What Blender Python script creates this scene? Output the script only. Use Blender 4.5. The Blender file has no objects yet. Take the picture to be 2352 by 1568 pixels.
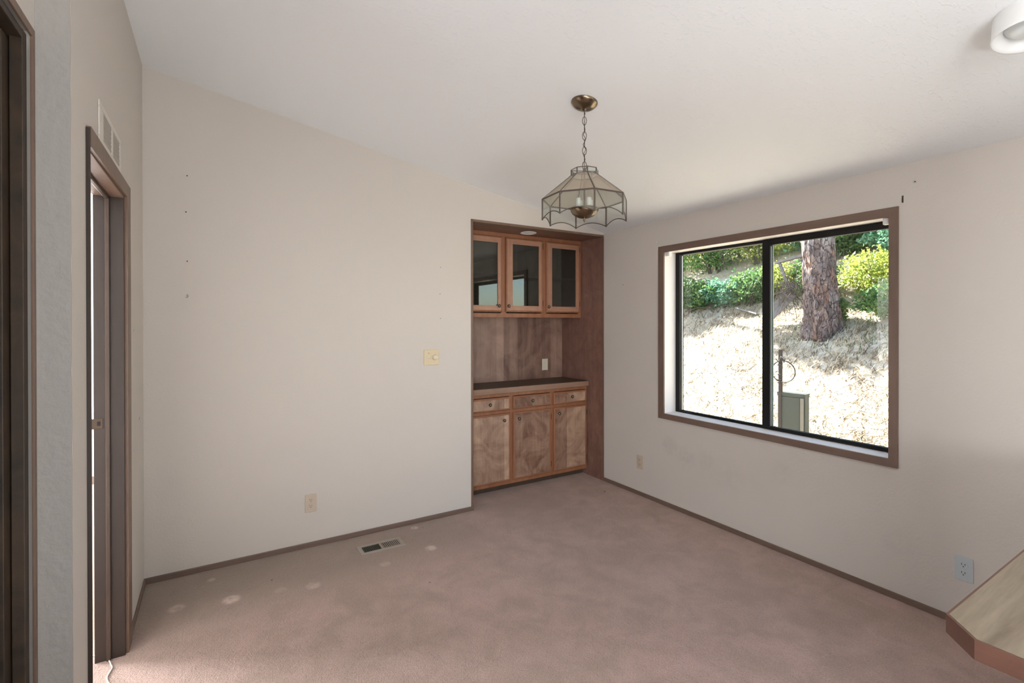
import bpy, bmesh, math, random
import numpy as np
from mathutils import Vector, Matrix, noise
random.seed(7)
rng = np.random.default_rng(7)
S = bpy.context.scene
COL = S.collection
# ------------------------------------------------------------------ camera
W, H = 2352, 1568
F_PX, YAW, PITCH, ROLL, CY, CAM_Z = 1116.07, 0.549, -0.0038, 0.001, 744.56, 1.45
cam = bpy.data.cameras.new('camera'); co = bpy.data.objects.new('camera', cam); COL.objects.link(co)
cam.sensor_fit = 'HORIZONTAL'; cam.sensor_width = 36.0
cam.lens = F_PX / W * 36.0
cam.shift_y = -(H / 2 - CY) / W
cam.clip_start = 0.02; cam.clip_end = 200
fwd = Vector((math.sin(YAW) * math.cos(PITCH), math.cos(YAW) * math.cos(PITCH), math.sin(PITCH)))
rgt = Vector((math.cos(YAW), -math.sin(YAW), 0)); upv = rgt.cross(fwd)
r2 = rgt * math.cos(ROLL) - upv * math.sin(ROLL); u2 = upv * math.cos(ROLL) + rgt * math.sin(ROLL)
mw = Matrix((r2, u2, -fwd)).transposed().to_4x4(); mw.translation = Vector((0, 0, CAM_Z))
co.matrix_world = mw
S.camera = co
# ------------------------------------------------------------------ colour management
S.view_settings.view_transform = 'Standard'; S.view_settings.look = 'None'
S.view_settings.gamma = 1.0; S.view_settings.use_curve_mapping = False
S.view_settings.exposure = 0.07
# ------------------------------------------------------------------ sky and sun
wd = bpy.data.worlds.new('sky'); S.world = wd; wd.use_nodes = True
wn = wd.node_tree; wn.nodes.clear()
wo = wn.nodes.new('ShaderNodeOutputWorld'); wb = wn.nodes.new('ShaderNodeBackground')
sk = wn.nodes.new('ShaderNodeTexSky'); sk.sky_type = 'NISHITA'; sk.sun_disc = False
sk.sun_elevation = math.radians(42); sk.sun_rotation = math.radians(340)
wn.links.new(sk.outputs[0], wb.inputs[0]); wb.inputs[1].default_value = 0.6
wn.links.new(wb.outputs[0], wo.inputs[0])
sl = bpy.data.lights.new('sun', 'SUN'); sl.energy = 52; sl.angle = math.radians(0.6); sl.color = (1, 0.975, 0.95)
so = bpy.data.objects.new('sun', sl); COL.objects.link(so)
SUN = Vector((0.06, 0.78, 0.64)).normalized()
so.rotation_euler = (-SUN).to_track_quat('-Z', 'Y').to_euler(); so.location = (0, 20, 20)

def area_lamp(name, loc, direction, sx, sy, power, color):
    l = bpy.data.lights.new(name, 'AREA'); l.shape = 'RECTANGLE'; l.size = sx; l.size_y = sy
    l.energy = power; l.color = color
    o = bpy.data.objects.new(name, l); COL.objects.link(o)
    o.location = loc; o.rotation_euler = Vector(direction).to_track_quat('-Z', 'Z').to_euler()
    return o
# daylight through the glazed doors and windows at the far ends of the house, plus an added floor fill
area_lamp('daylight_rear_window', (-2.6, -4.3, 1.35), (0.6, 1, 0.3), 3.0, 2.0, 235, (0.96, 0.98, 1.0))
area_lamp('daylight_side_window', (-4.8, -1.6, 1.35), (1, 0.0, 0.8), 2.8, 2.0, 12, (0.98, 0.98, 1.0))
area_lamp('floor_bounce_fill', (0.6, -2.2, 0.03), (0, 0.02, 1), 2.2, 1.8, 190, (0.93, 0.975, 1.0))  # added fill lamp on the floor, imitates bounce off sunlit carpet
area_lamp('daylight_kitchen_window', (3.28, -2.0, 1.6), (-1, 0.0, 0.0), 1.6, 1.1, 30, (0.95, 0.98, 1.0))
area_lamp('daylight_bedroom_window', (-3.65, 4.95, 1.35), (1, 0.0, -0.1), 1.3, 1.9, 640, (1.0, 1.0, 1.0))

# ------------------------------------------------------------------ dimensions of the room
XB, YA, XC = 3.0408, 3.3588, -0.3385
XC2 = -0.434            # far face of the left wall
YE = 1.7826             # where the left wall ends
XD = -0.411             # plane of the wall with the dark opening
CS = 0.1798
def zc(x): return 2.8731 - CS * (x - XC)

# ------------------------------------------------------------------ helpers
class MB:
    def __init__(s): s.v = []; s.f = []; s.sm = []
    def add(s, verts, faces, smooth=False):
        n = len(s.v); s.v += [tuple(v) for v in verts]
        s.f += [tuple(i + n for i in f) for f in faces]; s.sm += [smooth] * len(faces)
        return s
    def box(s, a, b):
        x0, x1 = sorted((a[0], b[0])); y0, y1 = sorted((a[1], b[1])); z0, z1 = sorted((a[2], b[2]))
        return s.add([(x0,y0,z0),(x1,y0,z0),(x1,y1,z0),(x0,y1,z0),(x0,y0,z1),(x1,y0,z1),(x1,y1,z1),(x0,y1,z1)],
                     [(0,3,2,1),(4,5,6,7),(0,1,5,4),(1,2,6,5),(2,3,7,6),(3,0,4,7)])
    def bbox(s, a, b, w=0.002):
        """box with bevelled edges"""
        bm = bmesh.new(); bmesh.ops.create_cube(bm, size=1)
        a = Vector(a); b = Vector(b); c = (a + b) / 2; d = Vector([abs(q) for q in (b - a)])
        for v in bm.verts: v.co = Vector((v.co.x * d.x, v.co.y * d.y, v.co.z * d.z)) + c
        bmesh.ops.bevel(bm, geom=bm.edges[:], offset=min(w, min(d) * 0.45), segments=2, affect='EDGES', profile=0.5)
        return s.bm(bm)
    def bm(s, bm, smooth=False):
        bm.verts.ensure_lookup_table(); bm.normal_update()
        s.add([v.co.copy() for v in bm.verts], [[v.index for v in f.verts] for f in bm.faces], smooth); bm.free(); return s
    def tube(s, pts, r, n=8, caps=True, closed=False, smooth=True):
        pts = [Vector(p) for p in pts]; m = len(pts)
        rs = r if isinstance(r, (list, tuple)) else [r] * m
        rings = []; prev = None
        for i, p in enumerate(pts):
            if closed: t = pts[(i + 1) % m] - pts[i - 1]
            else: t = pts[min(i + 1, m - 1)] - pts[max(i - 1, 0)]
            t.normalize()
            if prev is None:
                a = Vector((0, 0, 1)) if abs(t.z) < 0.9 else Vector((1, 0, 0))
                nrm = (a - t * a.dot(t)).normalized()
            else: nrm = (prev - t * prev.dot(t)).normalized()
            prev = nrm; bi = t.cross(nrm)
            rings.append([p + (nrm * math.cos(2*math.pi*k/n) + bi * math.sin(2*math.pi*k/n)) * rs[i] for k in range(n)])
        vs = [q for rg in rings for q in rg]; fs = []
        for i in range(m if closed else m - 1):
            j = (i + 1) % m
            for k in range(n): fs.append((i*n+k, i*n+(k+1) % n, j*n+(k+1) % n, j*n+k))
        s.add(vs, fs, smooth)
        if caps and not closed:
            s.add(rings[0], [tuple(range(n))[::-1]]); s.add(rings[-1], [tuple(range(n))])
        return s
    def lathe(s, prof, c, axis='z', n=32, smooth=True, ax=None):
        """prof: list of (radius, height) along axis"""
        c = Vector(c)
        if ax is None: ax = {'x': Vector((1,0,0)), 'y': Vector((0,1,0)), 'z': Vector((0,0,1))}[axis]
        ax = Vector(ax).normalized(); a = Vector((1,0,0)) if abs(ax.x) < 0.8 else Vector((0,1,0))
        e1 = (a - ax * a.dot(ax)).normalized(); e2 = ax.cross(e1)
        vs = []; fs = []
        for r, h in prof:
            for k in range(n):
                t = 2*math.pi*k/n; vs.append(c + ax * h + (e1 * math.cos(t) + e2 * math.sin(t)) * max(r, 1e-5))
        for i in range(len(prof) - 1):
            for k in range(n): fs.append((i*n+k, i*n+(k+1) % n, (i+1)*n+(k+1) % n, (i+1)*n+k))
        s.add(vs, fs, smooth); return s
    def prism(s, poly, d):
        """extrude a 3d polygon by vector d"""
        n = len(poly); d = Vector(d); a = [Vector(p) for p in poly]; b = [p + d for p in a]
        s.add(a + b, [tuple(range(n))[::-1], tuple(range(n, 2*n))] + [(i, (i+1) % n, n+(i+1) % n, n+i) for i in range(n)])
        return s

def wloc(o):
    v = Vector(o.location)
    while o.parent: o = o.parent; v += o.location
    return v
def obj(name, mb, mat, parent=None, origin=None):
    v = np.array([tuple(q) for q in mb.v], dtype=float)
    if origin is None:
        lo, hi = v.min(0), v.max(0); origin = ((lo[0]+hi[0])/2, (lo[1]+hi[1])/2, lo[2] if parent is None else (lo[2]+hi[2])/2)
    origin = Vector(origin); v = v - np.array(origin)
    me = bpy.data.meshes.new(name); me.from_pydata([tuple(q) for q in v], [], mb.f)
    me.polygons.foreach_set('use_smooth', mb.sm); me.materials.append(mat); me.update()
    bm = bmesh.new(); bm.from_mesh(me); bmesh.ops.recalc_face_normals(bm, faces=bm.faces[:]); bm.to_mesh(me); bm.free()
    o = bpy.data.objects.new(name, me); COL.objects.link(o)
    if parent is not None: o.parent = parent; o.location = origin - wloc(parent)
    else: o.location = origin
    return o
def tag(o, label=None, cat=None, group=None, kind=None):
    if label: o['label'] = label
    if cat: o['category'] = cat
    if group: o['group'] = group
    if kind: o['kind'] = kind
    return o
def thing(name, loc, label=None, cat=None, group=None, kind=None):
    o = bpy.data.objects.new(name, None); COL.objects.link(o); o.location = loc; o.empty_display_size = 0.1
    return tag(o, label, cat, group, kind)
def struct(name, mb, mat, label=None, parent=None):
    o = obj(name, mb, mat, parent)
    if parent is None: tag(o, label, None, None, 'structure')
    return o
def copy_tree(o, parent=None):
    c = o.copy(); COL.objects.link(c)
    if parent is not None: c.parent = parent
    for ch in list(o.children): copy_tree(ch, c)
    return c

# ------------------------------------------------------------------ materials
def mat(name):
    m = bpy.data.materials.new(name); m.use_nodes = True; nt = m.node_tree
    b = nt.nodes['Principled BSDF']; return m, nt, b
def N(nt, t, **kw):
    n = nt.nodes.new(t)
    for k, v in kw.items():
        if k == 'ins':
            for kk, vv in v.items(): n.inputs[kk].default_value = vv
        else: setattr(n, k, v)
    return n
def L(nt, a, b): nt.links.new(a, b)
def mathn(nt, op, a, b=None, clamp=False):
    n = N(nt, 'ShaderNodeMath', operation=op, use_clamp=clamp)
    for i, q in enumerate((a, b)):
        if q is None: continue
        if isinstance(q, (int, float)): n.inputs[i].default_value = q
        else: L(nt, q, n.inputs[i])
    return n.outputs[0]
def ramp(nt, fac, stops, interp='LINEAR'):
    r = N(nt, 'ShaderNodeValToRGB'); r.color_ramp.interpolation = interp; cr = r.color_ramp
    while len(cr.elements) < len(stops): cr.elements.new(0.5)
    for e, (p, c) in zip(cr.elements, stops): e.position = p; e.color = (*c, 1) if len(c) == 3 else c
    L(nt, fac, r.inputs[0]); return r.outputs[0]
def mixc(nt, fac, a, b, mode='MIX'):
    n = N(nt, 'ShaderNodeMix', data_type='RGBA', blend_type=mode)
    for i, q in ((0, fac), (6, a), (7, b)):
        if isinstance(q, (int, float)): n.inputs[i].default_value = q
        elif isinstance(q, (tuple, list)): n.inputs[i].default_value = (*q, 1)
        else: L(nt, q, n.inputs[i])
    return n.outputs[2]
def bump(nt, b, height, strength, dist=0.01):
    n = N(nt, 'ShaderNodeBump', ins={'Strength': strength, 'Distance': dist}); L(nt, height, n.inputs['Height'])
    L(nt, n.outputs[0], b.inputs['Normal'])
def pos(nt, scale=(1,1,1)):
    g = N(nt, 'ShaderNodeNewGeometry'); m = N(nt, 'ShaderNodeMapping'); m.inputs['Scale'].default_value = scale
    L(nt, g.outputs['Position'], m.inputs[0]); return m.outputs[0]
def nz(nt, vec, scale, detail=4, rough=0.5, dist=0.0):
    n = N(nt, 'ShaderNodeTexNoise', ins={'Scale': scale, 'Detail': detail, 'Roughness': rough, 'Distortion': dist}); L(nt, vec, n.inputs['Vector']); return n.outputs[0]
def srgb(r, g, b): return tuple(((c/255)/12.92 if c/255 <= 0.04045 else ((c/255+0.055)/1.055)**2.4) for c in (r, g, b))

def spots(nt, vec, pts):
    """sum of soft dabs at points (x,y,z,radius,amount)"""
    acc = None
    for (x, y, z, r, a) in pts:
        d = N(nt, 'ShaderNodeVectorMath', operation='DISTANCE'); L(nt, vec, d.inputs[0]); d.inputs[1].default_value = (x, y, z)
        mr = N(nt, 'ShaderNodeMapRange', interpolation_type='SMOOTHSTEP', ins={'From Min': r, 'From Max': r*0.35, 'To Min': 0, 'To Max': a})
        L(nt, d.outputs['Value'], mr.inputs[0]); o = mr.outputs[0]
        acc = o if acc is None else mathn(nt, 'ADD', acc, o, True)
    return acc

def paint_mat(name, col, bs=0.25, sc=90, scuffs=None, rough=0.75):
    m, nt, b = mat(name); p = pos(nt)
    tone = nz(nt, p, 1.3, 3)
    c = mixc(nt, mathn(nt, 'MULTIPLY', tone, 0.06), col, tuple(q*0.7 for q in col))
    if scuffs:
        sn = nz(nt, p, 14, 5, 0.65)
        k = mathn(nt, 'MULTIPLY', spots(nt, p, scuffs), ramp(nt, sn, [(0.38, (0,0,0)), (0.85, (1,1,1))]))
        c = mixc(nt, k, c, srgb(150, 150, 150))
    L(nt, c, b.inputs['Base Color']); b.inputs['Roughness'].default_value = rough
    h = mathn(nt, 'ADD', nz(nt, p, sc, 3, 0.5), mathn(nt, 'MULTIPLY', nz(nt, p, sc*0.35, 2), 0.6))
    bump(nt, b, h, bs, 0.004); return m
WALLC = (0.555, 0.51, 0.466)
M_wall = paint_mat('cream_wall_paint', WALLC)
M_wallR = paint_mat('cream_wall_paint_scuffed', WALLC, scuffs=[(XB, 2.6, .48, .10, .55), (XB, 2.45, .42, .12, .4), (XB, 2.28, .45, .10, .3), (XB, 1.72, .5, .09, .3), (XB, 2.1, .38, .16, .2), (XB, 1.1, .30, .12, .2)])
M_stucco_shade = paint_mat('rough_plaster_shade_tone', (0.34, 0.32, 0.298), 0.9, 45)  # wall paint darkened, the shade on the wall end is in the colour
M_white_wall = paint_mat('white_wall_paint', (0.85, 0.85, 0.85))
M_jamb = paint_mat('window_reveal_paint', (0.74, 0.70, 0.67), 0.05)
def ceiling_mat():
    m, nt, b = mat('ceiling_texture'); p = pos(nt)
    b.inputs['Base Color'].default_value = (0.82, 0.835, 0.85, 1); b.inputs['Roughness'].default_value = 0.7
    mp = pos(nt, (10, 26, 14)); st = ramp(nt, nz(nt, mp, 2.2, 4, 0.6, 1.2), [(0.56, (0,0,0)), (0.66, (1,1,1))])
    bump(nt, b, mathn(nt, 'ADD', st, mathn(nt, 'MULTIPLY', nz(nt, p, 60, 3), 0.5)), 0.22, 0.004); return m
M_ceil = ceiling_mat()

def carpet_mat():
    m, nt, b = mat('dusty_rose_carpet'); p = pos(nt)
    big = nz(nt, p, 1.1, 4, 0.6); mid = nz(nt, p, 5.5, 5, 0.65, 0.4); fine = nz(nt, p, 150, 3, 0.7); med = nz(nt, p, 38, 4, 0.7)
    c = ramp(nt, big, [(0.3, (0.45, 0.325, 0.275)), (0.5, (0.52, 0.375, 0.325)), (0.7, (0.56, 0.385, 0.345))])
    c = mixc(nt, ramp(nt, mid, [(0.38, (0.7,0.7,0.7)), (0.62, (0,0,0))]), c, (0.40, 0.295, 0.245))
    # grey traffic path along the back wall
    sx = N(nt, 'ShaderNodeSeparateXYZ'); L(nt, p, sx.inputs[0])
    wob = mathn(nt, 'ADD', sx.outputs[1], mathn(nt, 'MULTIPLY', mathn(nt, 'SUBTRACT', mid, 0.5), 0.7))
    path = ramp(nt, mathn(nt, 'MULTIPLY', wob, 0.25), [(0.68, (0,0,0)), (0.755, (1,1,1))])
    xm = ramp(nt, mathn(nt, 'ADD', mathn(nt, 'MULTIPLY', sx.outputs[0], 0.25), 0.2), [(0.08, (1,1,1)), (0.55, (0.7,0.7,0.7)), (0.62, (0,0,0))])
    c = mixc(nt, mathn(nt, 'MULTIPLY', mathn(nt, 'MULTIPLY', path, xm), 0.85), c, (0.31, 0.245, 0.195))
    # pale dents left by furniture feet
    dn = mathn(nt, 'ADD', spots(nt, p, [(.071, 2.935, 0, .055, .8), (.46, 2.855, 0, .05, .45), (.87, 2.885, 0, .045, .3), (1.183, 2.935, 0, .048, .75), (1.20, 3.285, 0, .035, .6), (-.02, 3.22, 0, .03, .3), (-.17, 2.99, 0, .05, .4), (.30, 2.90, 0, .04, .2)]), 0)
    dn = mathn(nt, 'MULTIPLY', dn, ramp(nt, nz(nt, p, 28, 3), [(0.35, (.35,.35,.35)), (0.55, (1,1,1))]))
    c = mixc(nt, dn, c, (0.80, 0.62, 0.55))
    c = mixc(nt, spots(nt, p, [(2.852, 3.14, 0, .012, 1), (.27, 3.04, 0, .008, .8), (1.02, 2.55, 0, .01, .5), (1.25, 3.26, 0, .007, .8)]), c, (0.05, 0.035, 0.03))
    c = mixc(nt, ramp(nt, fine, [(0.3, (0.55,0.55,0.55)), (0.6, (0,0,0))]), c, mixc(nt, 1.0, c, (0.6, 0.58, 0.56), 'MULTIPLY'))
    L(nt, c, b.inputs['Base Color']); b.inputs['Roughness'].default_value = 1.0
    b.inputs['Specular IOR Level'].default_value = 0.05
    b.inputs['Sheen Weight'].default_value = 0.15
    h = mathn(nt, 'ADD', mathn(nt, 'MULTIPLY', fine, 0.6), med)
    bump(nt, b, h, 0.8, 0.012); return m
M_carpet = carpet_mat()

def wood_mat(name, c1, c2, axis='z', scale=1.0, figure=0.5, planks=0, rough=0.42, ramp_pts=None, spec=0.4):
    """grain runs along axis; planks = boards per metre with a tone of their own"""
    m, nt, b = mat(name)
    st = {'x': (0.8, 9, 9), 'y': (9, 0.8, 9), 'z': (9, 9, 0.8)}[axis]
    p = pos(nt, tuple(q*scale for q in st)); p1 = pos(nt)
    g = nz(nt, p, 1.6, 6, 0.62, 0.8); fine = nz(nt, p, 9, 4, 0.7)
    fig = nz(nt, p1, 7*scale, 5, 0.6, 1.6)
    f = mathn(nt, 'ADD', mathn(nt, 'MULTIPLY', g, 1-figure), mathn(nt, 'MULTIPLY', fig, figure))
    f = mathn(nt, 'ADD', f, mathn(nt, 'MULTIPLY', mathn(nt, 'SUBTRACT', fine, 0.5), 0.22))
    if planks:
        sx = N(nt, 'ShaderNodeSeparateXYZ'); L(nt, p1, sx.inputs[0])
        q = {'x': mathn(nt, 'ADD', sx.outputs[1], sx.outputs[2]), 'z': mathn(nt, 'ADD', sx.outputs[0], sx.outputs[1]), 'y': mathn(nt, 'ADD', sx.outputs[0], sx.outputs[2])}[axis]
        q = mathn(nt, 'MULTIPLY', q, planks); q = mathn(nt, 'FLOOR', mathn(nt, 'ADD', q, mathn(nt, 'MULTIPLY', mathn(nt, 'SINE', mathn(nt, 'MULTIPLY', q, 1.7)), 0.7)))
        wnz = N(nt, 'ShaderNodeTexWhiteNoise', noise_dimensions='1D'); L(nt, q, wnz.inputs['W'])
        f = mathn(nt, 'ADD', f, mathn(nt, 'MULTIPLY', mathn(nt, 'SUBTRACT', wnz.outputs['Value'], 0.5), 0.34))
    c = ramp(nt, f, [(0.28, c1), (0.72, c2)])
    L(nt, c, b.inputs['Base Color']); b.inputs['Roughness'].default_value = rough; b.inputs['Specular IOR Level'].default_value = spec
    bump(nt, b, fine, 0.05, 0.002); return m
M_trim = wood_mat('brown_stained_trim', (0.120, 0.078, 0.058), (0.184, 0.122, 0.094), 'z', 1, 0.2)
M_trim_h = wood_mat('brown_stained_trim_h', (0.120, 0.078, 0.058), (0.184, 0.122, 0.094), 'y', 1, 0.2)
M_trim_x = wood_mat('brown_stained_trim_x', (0.120, 0.078, 0.058), (0.184, 0.122, 0.094), 'x', 1, 0.2)
M_base = wood_mat('brown_baseboard', (0.12, 0.083, 0.063), (0.18, 0.122, 0.098), 'x', 1, 0.2)
M_door = wood_mat('dark_brown_door_jamb', (0.023, 0.015, 0.011), (0.040, 0.026, 0.019), 'z', 1, 0.2)
M_stop = wood_mat('brown_door_stop', (0.045, 0.028, 0.019), (0.072, 0.047, 0.034), 'z', 1, 0.3)
M_casing = wood_mat('brown_door_casing', (0.120, 0.074, 0.050), (0.192, 0.122, 0.086), 'z', 1, 0.3)
M_alder = wood_mat('reddish_cabinet_frame', (0.22, 0.085, 0.042), (0.33, 0.15, 0.075), 'z', 1, 0.2)
M_alder_x = wood_mat('reddish_cabinet_frame_h', (0.22, 0.085, 0.042), (0.33, 0.15, 0.075), 'x', 1, 0.2)
M_birch = wood_mat('figured_birch_panel', (0.16, 0.080, 0.050), (0.50, 0.335, 0.235), 'z', 0.7, 0.72, 6.5)
M_birch_rail = wood_mat('birch_door_rail', (0.28, 0.135, 0.085), (0.46, 0.26, 0.17), 'z', 1, 0.35)
M_birch_rail_x = wood_mat('birch_door_rail_h', (0.28, 0.135, 0.085), (0.46, 0.26, 0.17), 'x', 1, 0.35)
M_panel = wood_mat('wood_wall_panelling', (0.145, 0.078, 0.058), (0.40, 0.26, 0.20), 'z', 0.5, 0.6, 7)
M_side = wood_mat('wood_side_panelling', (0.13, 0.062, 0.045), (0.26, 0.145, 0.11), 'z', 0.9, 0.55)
M_ctop = wood_mat('shade_toned_countertop', (0.055, 0.036, 0.024), (0.10, 0.07, 0.045), 'x', 1, 0.3, rough=0.5)  # same wood as the edge band, niche shade painted into the colour
M_cedge = wood_mat('countertop_edge_band', (0.22, 0.13, 0.085), (0.32, 0.20, 0.14), 'x', 1, 0.3)
M_kick = wood_mat('dark_toe_kick', (0.05, 0.035, 0.025), (0.09, 0.06, 0.04), 'x')
M_dark = wood_mat('dark_mottled_wood', (0.012, 0.009, 0.006), (0.062, 0.038, 0.022), 'z', 1, 0.75, rough=0.5)
M_lam = wood_mat('wood_grain_laminate', (0.115, 0.080, 0.052), (0.345, 0.280, 0.205), 'x', 1.1, 0.08, rough=0.35)
M_lam_edge = wood_mat('reddish_counter_edge', (0.090, 0.038, 0.025), (0.162, 0.079, 0.056), 'x', 1, 0.3)
M_lam_edge2 = wood_mat('reddish_counter_edge_y', (0.090, 0.038, 0.025), (0.162, 0.079, 0.056), 'y', 1, 0.3)
M_plank = wood_mat('weathered_grey_board', (0.098, 0.093, 0.093), (0.188, 0.183, 0.180), 'x', 1.5, 0.2, rough=0.9)

def plain(name, col, rough=0.5, metal=0.0, spec=0.5, nscale=40, var=0.08, bs=0.0):
    m, nt, b = mat(name); p = pos(nt)
    c = mixc(nt, mathn(nt, 'MULTIPLY', nz(nt, p, nscale, 3), var*2), col, tuple(q*0.6 for q in col))
    L(nt, c, b.inputs['Base Color']); b.inputs['Roughness'].default_value = rough; b.inputs['Metallic'].default_value = metal
    b.inputs['Specular IOR Level'].default_value = spec
    if bs: bump(nt, b, nz(nt, p, nscale, 4), bs, 0.003)
    return m
M_black = plain('black_anodised_aluminium', (0.006, 0.006, 0.006), 0.5, 0, 0.25)
M_channel = plain('grey_green_glass_channel', (0.10, 0.14, 0.125), 0.4)
M_alu = plain('bare_aluminium_bead', (0.6, 0.6, 0.58), 0.35, 0.6)
M_brass = plain('antique_brass', (0.24, 0.185, 0.125), 0.27, 1.0, nscale=25, var=0.25)
M_came = plain('bronze_leading', (0.075, 0.055, 0.042), 0.5, 0.2)
M_knob = plain('aged_pewter_knob', (0.16, 0.13, 0.10), 0.35, 0.8)
M_ivory = plain('ivory_plastic', (0.62, 0.52, 0.345), 0.4)
M_ivory2 = plain('ivory_plastic_light', (0.66, 0.58, 0.43), 0.35)
M_beige = plain('beige_plastic', (0.52, 0.43, 0.345), 0.4)
M_cream = plain('cream_plastic', (0.66, 0.62, 0.50), 0.4)
M_bluegrey = plain('pale_grey_plastic', (0.46, 0.50, 0.52), 0.35)
M_white = plain('white_plastic', (0.78, 0.78, 0.77), 0.4)
M_candle = plain('white_candle_sleeve', (0.82, 0.84, 0.82), 0.5)
M_slot = plain('dark_slot', (0.01, 0.009, 0.008), 0.8)
M_reg = plain('beige_metal_register', (0.34, 0.285, 0.235), 0.45)
M_regdark = plain('register_louvre', (0.055, 0.055, 0.035), 0.5)
M_vent = plain('cream_metal_grille', (0.62, 0.575, 0.52), 0.5)
M_ventdark = plain('grille_shadowed_mesh', (0.36, 0.33, 0.285), 0.6)
M_cord = plain('white_cord', (0.8, 0.76, 0.70), 0.5)
M_util = plain('grey_green_painted_steel', (0.049, 0.058, 0.051), 0.6, 0, 0.3, 30, 0.2)
M_util2 = plain('pale_weathered_steel', (0.165, 0.155, 0.133), 0.6, 0, 0.3, 30, 0.2)
M_pole = plain('rusty_steel_pole', (0.039, 0.030, 0.027), 0.7, 0.3, 0.4, 60, 0.3)
M_lens = plain('frosted_lamp_lens', (0.7, 0.74, 0.74), 0.3)
M_nail = plain('dark_nail_steel', (0.05, 0.045, 0.04), 0.5, 0.5)
M_hinge = plain('dark_bronze_hinge', (0.07, 0.05, 0.035), 0.4, 0.7)

def glass_mat(name, tint=(1,1,1), refl=1.0, body=0.0, bodycol=(0.6,0.6,0.55)):
    m, nt, b = mat(name); nt.nodes.remove(b); out = nt.nodes['Material Output']
    tr = N(nt, 'ShaderNodeBsdfTransparent'); tr.inputs[0].default_value = (*tint, 1)
    gl = N(nt, 'ShaderNodeBsdfGlossy'); gl.inputs['Roughness'].default_value = 0.01
    fr = N(nt, 'ShaderNodeFresnel'); fr.inputs['IOR'].default_value = 1.5
    g = N(nt, 'ShaderNodeNewGeometry')
    # both sides reflect as glass seen from the air
    im = N(nt, 'ShaderNodeMix', data_type='FLOAT'); im.inputs[2].default_value = 1.5; im.inputs[3].default_value = 1/1.5
    L(nt, g.outputs['Backfacing'], im.inputs[0]); L(nt, im.outputs[0], fr.inputs['IOR'])
    mx = N(nt, 'ShaderNodeMixShader'); L(nt, mathn(nt, 'MULTIPLY', fr.outputs[0], refl, True), mx.inputs[0]); L(nt, tr.outputs[0], mx.inputs[1]); L(nt, gl.outputs[0], mx.inputs[2])
    last = mx.outputs[0]
    if body:
        df = N(nt, 'ShaderNodeBsdfDiffuse'); p = pos(nt)
        L(nt, mixc(nt, nz(nt, p, 20, 3), bodycol, tuple(q*0.85 for q in bodycol)), df.inputs[0])
        m2 = N(nt, 'ShaderNodeMixShader'); m2.inputs[0].default_value = body; L(nt, last, m2.inputs[1]); L(nt, df.outputs[0], m2.inputs[2]); last = m2.outputs[0]
    L(nt, last, out.inputs['Surface']); return m
M_glass = glass_mat('clear_window_glass', (0.97, 0.985, 0.975), 0.9)
M_cabglass = glass_mat('dark_cabinet_glass', (0.56, 0.60, 0.56), 2.0)
M_lampglass = glass_mat('bevelled_lamp_glass', (0.95, 0.965, 0.95), 1.0, 0.06, (0.55, 0.56, 0.50))
M_lampglass2 = glass_mat('painted_reflection_lamp_glass', (0.90, 0.86, 0.80), 0.7, 0.34, (0.60, 0.52, 0.43))  # milky beige body imitates the reflection in the slope panes
M_bulb = glass_mat('clear_bulb_glass', (0.97, 0.97, 0.97), 1.6)

# ------------------------------------------------------------------ structure
T = 0.12
fl = MB().box((-4.7, -4.1, -0.15), (XB + 0.13, 5.8, 0))
struct('floor', fl, M_carpet, 'dusty rose carpet covering the whole floor, with pale furniture dents')
# sloping ceiling
x0, x1, y0, y1 = -4.7, XB + 0.35, -4.25, YA + 0.12
c = MB().add([(x0,y0,zc(x0)),(x1,y0,zc(x1)),(x1,y1,zc(x1)),(x0,y1,zc(x0)),(x0,y0,zc(x0)+.15),(x1,y0,zc(x1)+.15),(x1,y1,zc(x1)+.15),(x0,y1,zc(x0)+.15)],
             [(0,3,2,1),(4,5,6,7),(0,1,5,4),(1,2,6,5),(2,3,7,6),(3,0,4,7)])
struct('ceiling', c, M_ceil, 'white textured ceiling sloping down towards the window wall')
# back wall with niche opening
NX0, NX1, NZ = 1.684, 3.030, 2.248
def wall_slab(m, xa, xb, ya, yb, za, zb_):
    """slab whose top follows the ceiling when zb_ is None"""
    if zb_ is None:
        m.add([(xa,ya,za),(xb,ya,za),(xb,yb,za),(xa,yb,za),(xa,ya,zc(xa)+.02),(xb,ya,zc(xb)+.02),(xb,yb,zc(xb)+.02),(xa,yb,zc(xa)+.02)],
              [(0,3,2,1),(4,5,6,7),(0,1,5,4),(1,2,6,5),(2,3,7,6),(3,0,4,7)])
    else: m.box((xa,ya,za),(xb,yb,zb_))
w = MB(); wall_slab(w, XC2, NX0, YA, YA+.10, 0, None); wall_slab(w, NX0, XB+.01, YA, YA+.10, NZ, None)
struct('wall_back', w, M_wall, 'cream painted back wall with the cabinet niche at its right end')
# right wall with window hole
WY0, WY1, WZ0, WZ1 = 1.148, 2.657, 0.728, 2.012
w = MB()
XO = XB + 0.19
for (ya, yb, za, zb_) in ((-4.1, -2.9, 0, 2.36), (-1.1, WY0, 0, 2.36), (-2.9, -1.1, 0, 1.1), (-2.9, -1.1, 2.1, 2.36), (WY1, 4.12, 0, 2.36), (WY0, WY1, 0, WZ0), (WY0, WY1, WZ1, 2.36)):
    w.box((XB, ya, za if za else -0.15), (XO, yb, zb_))
struct('wall_right', w, M_wallR, 'cream painted right wall around the sliding window')
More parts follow.
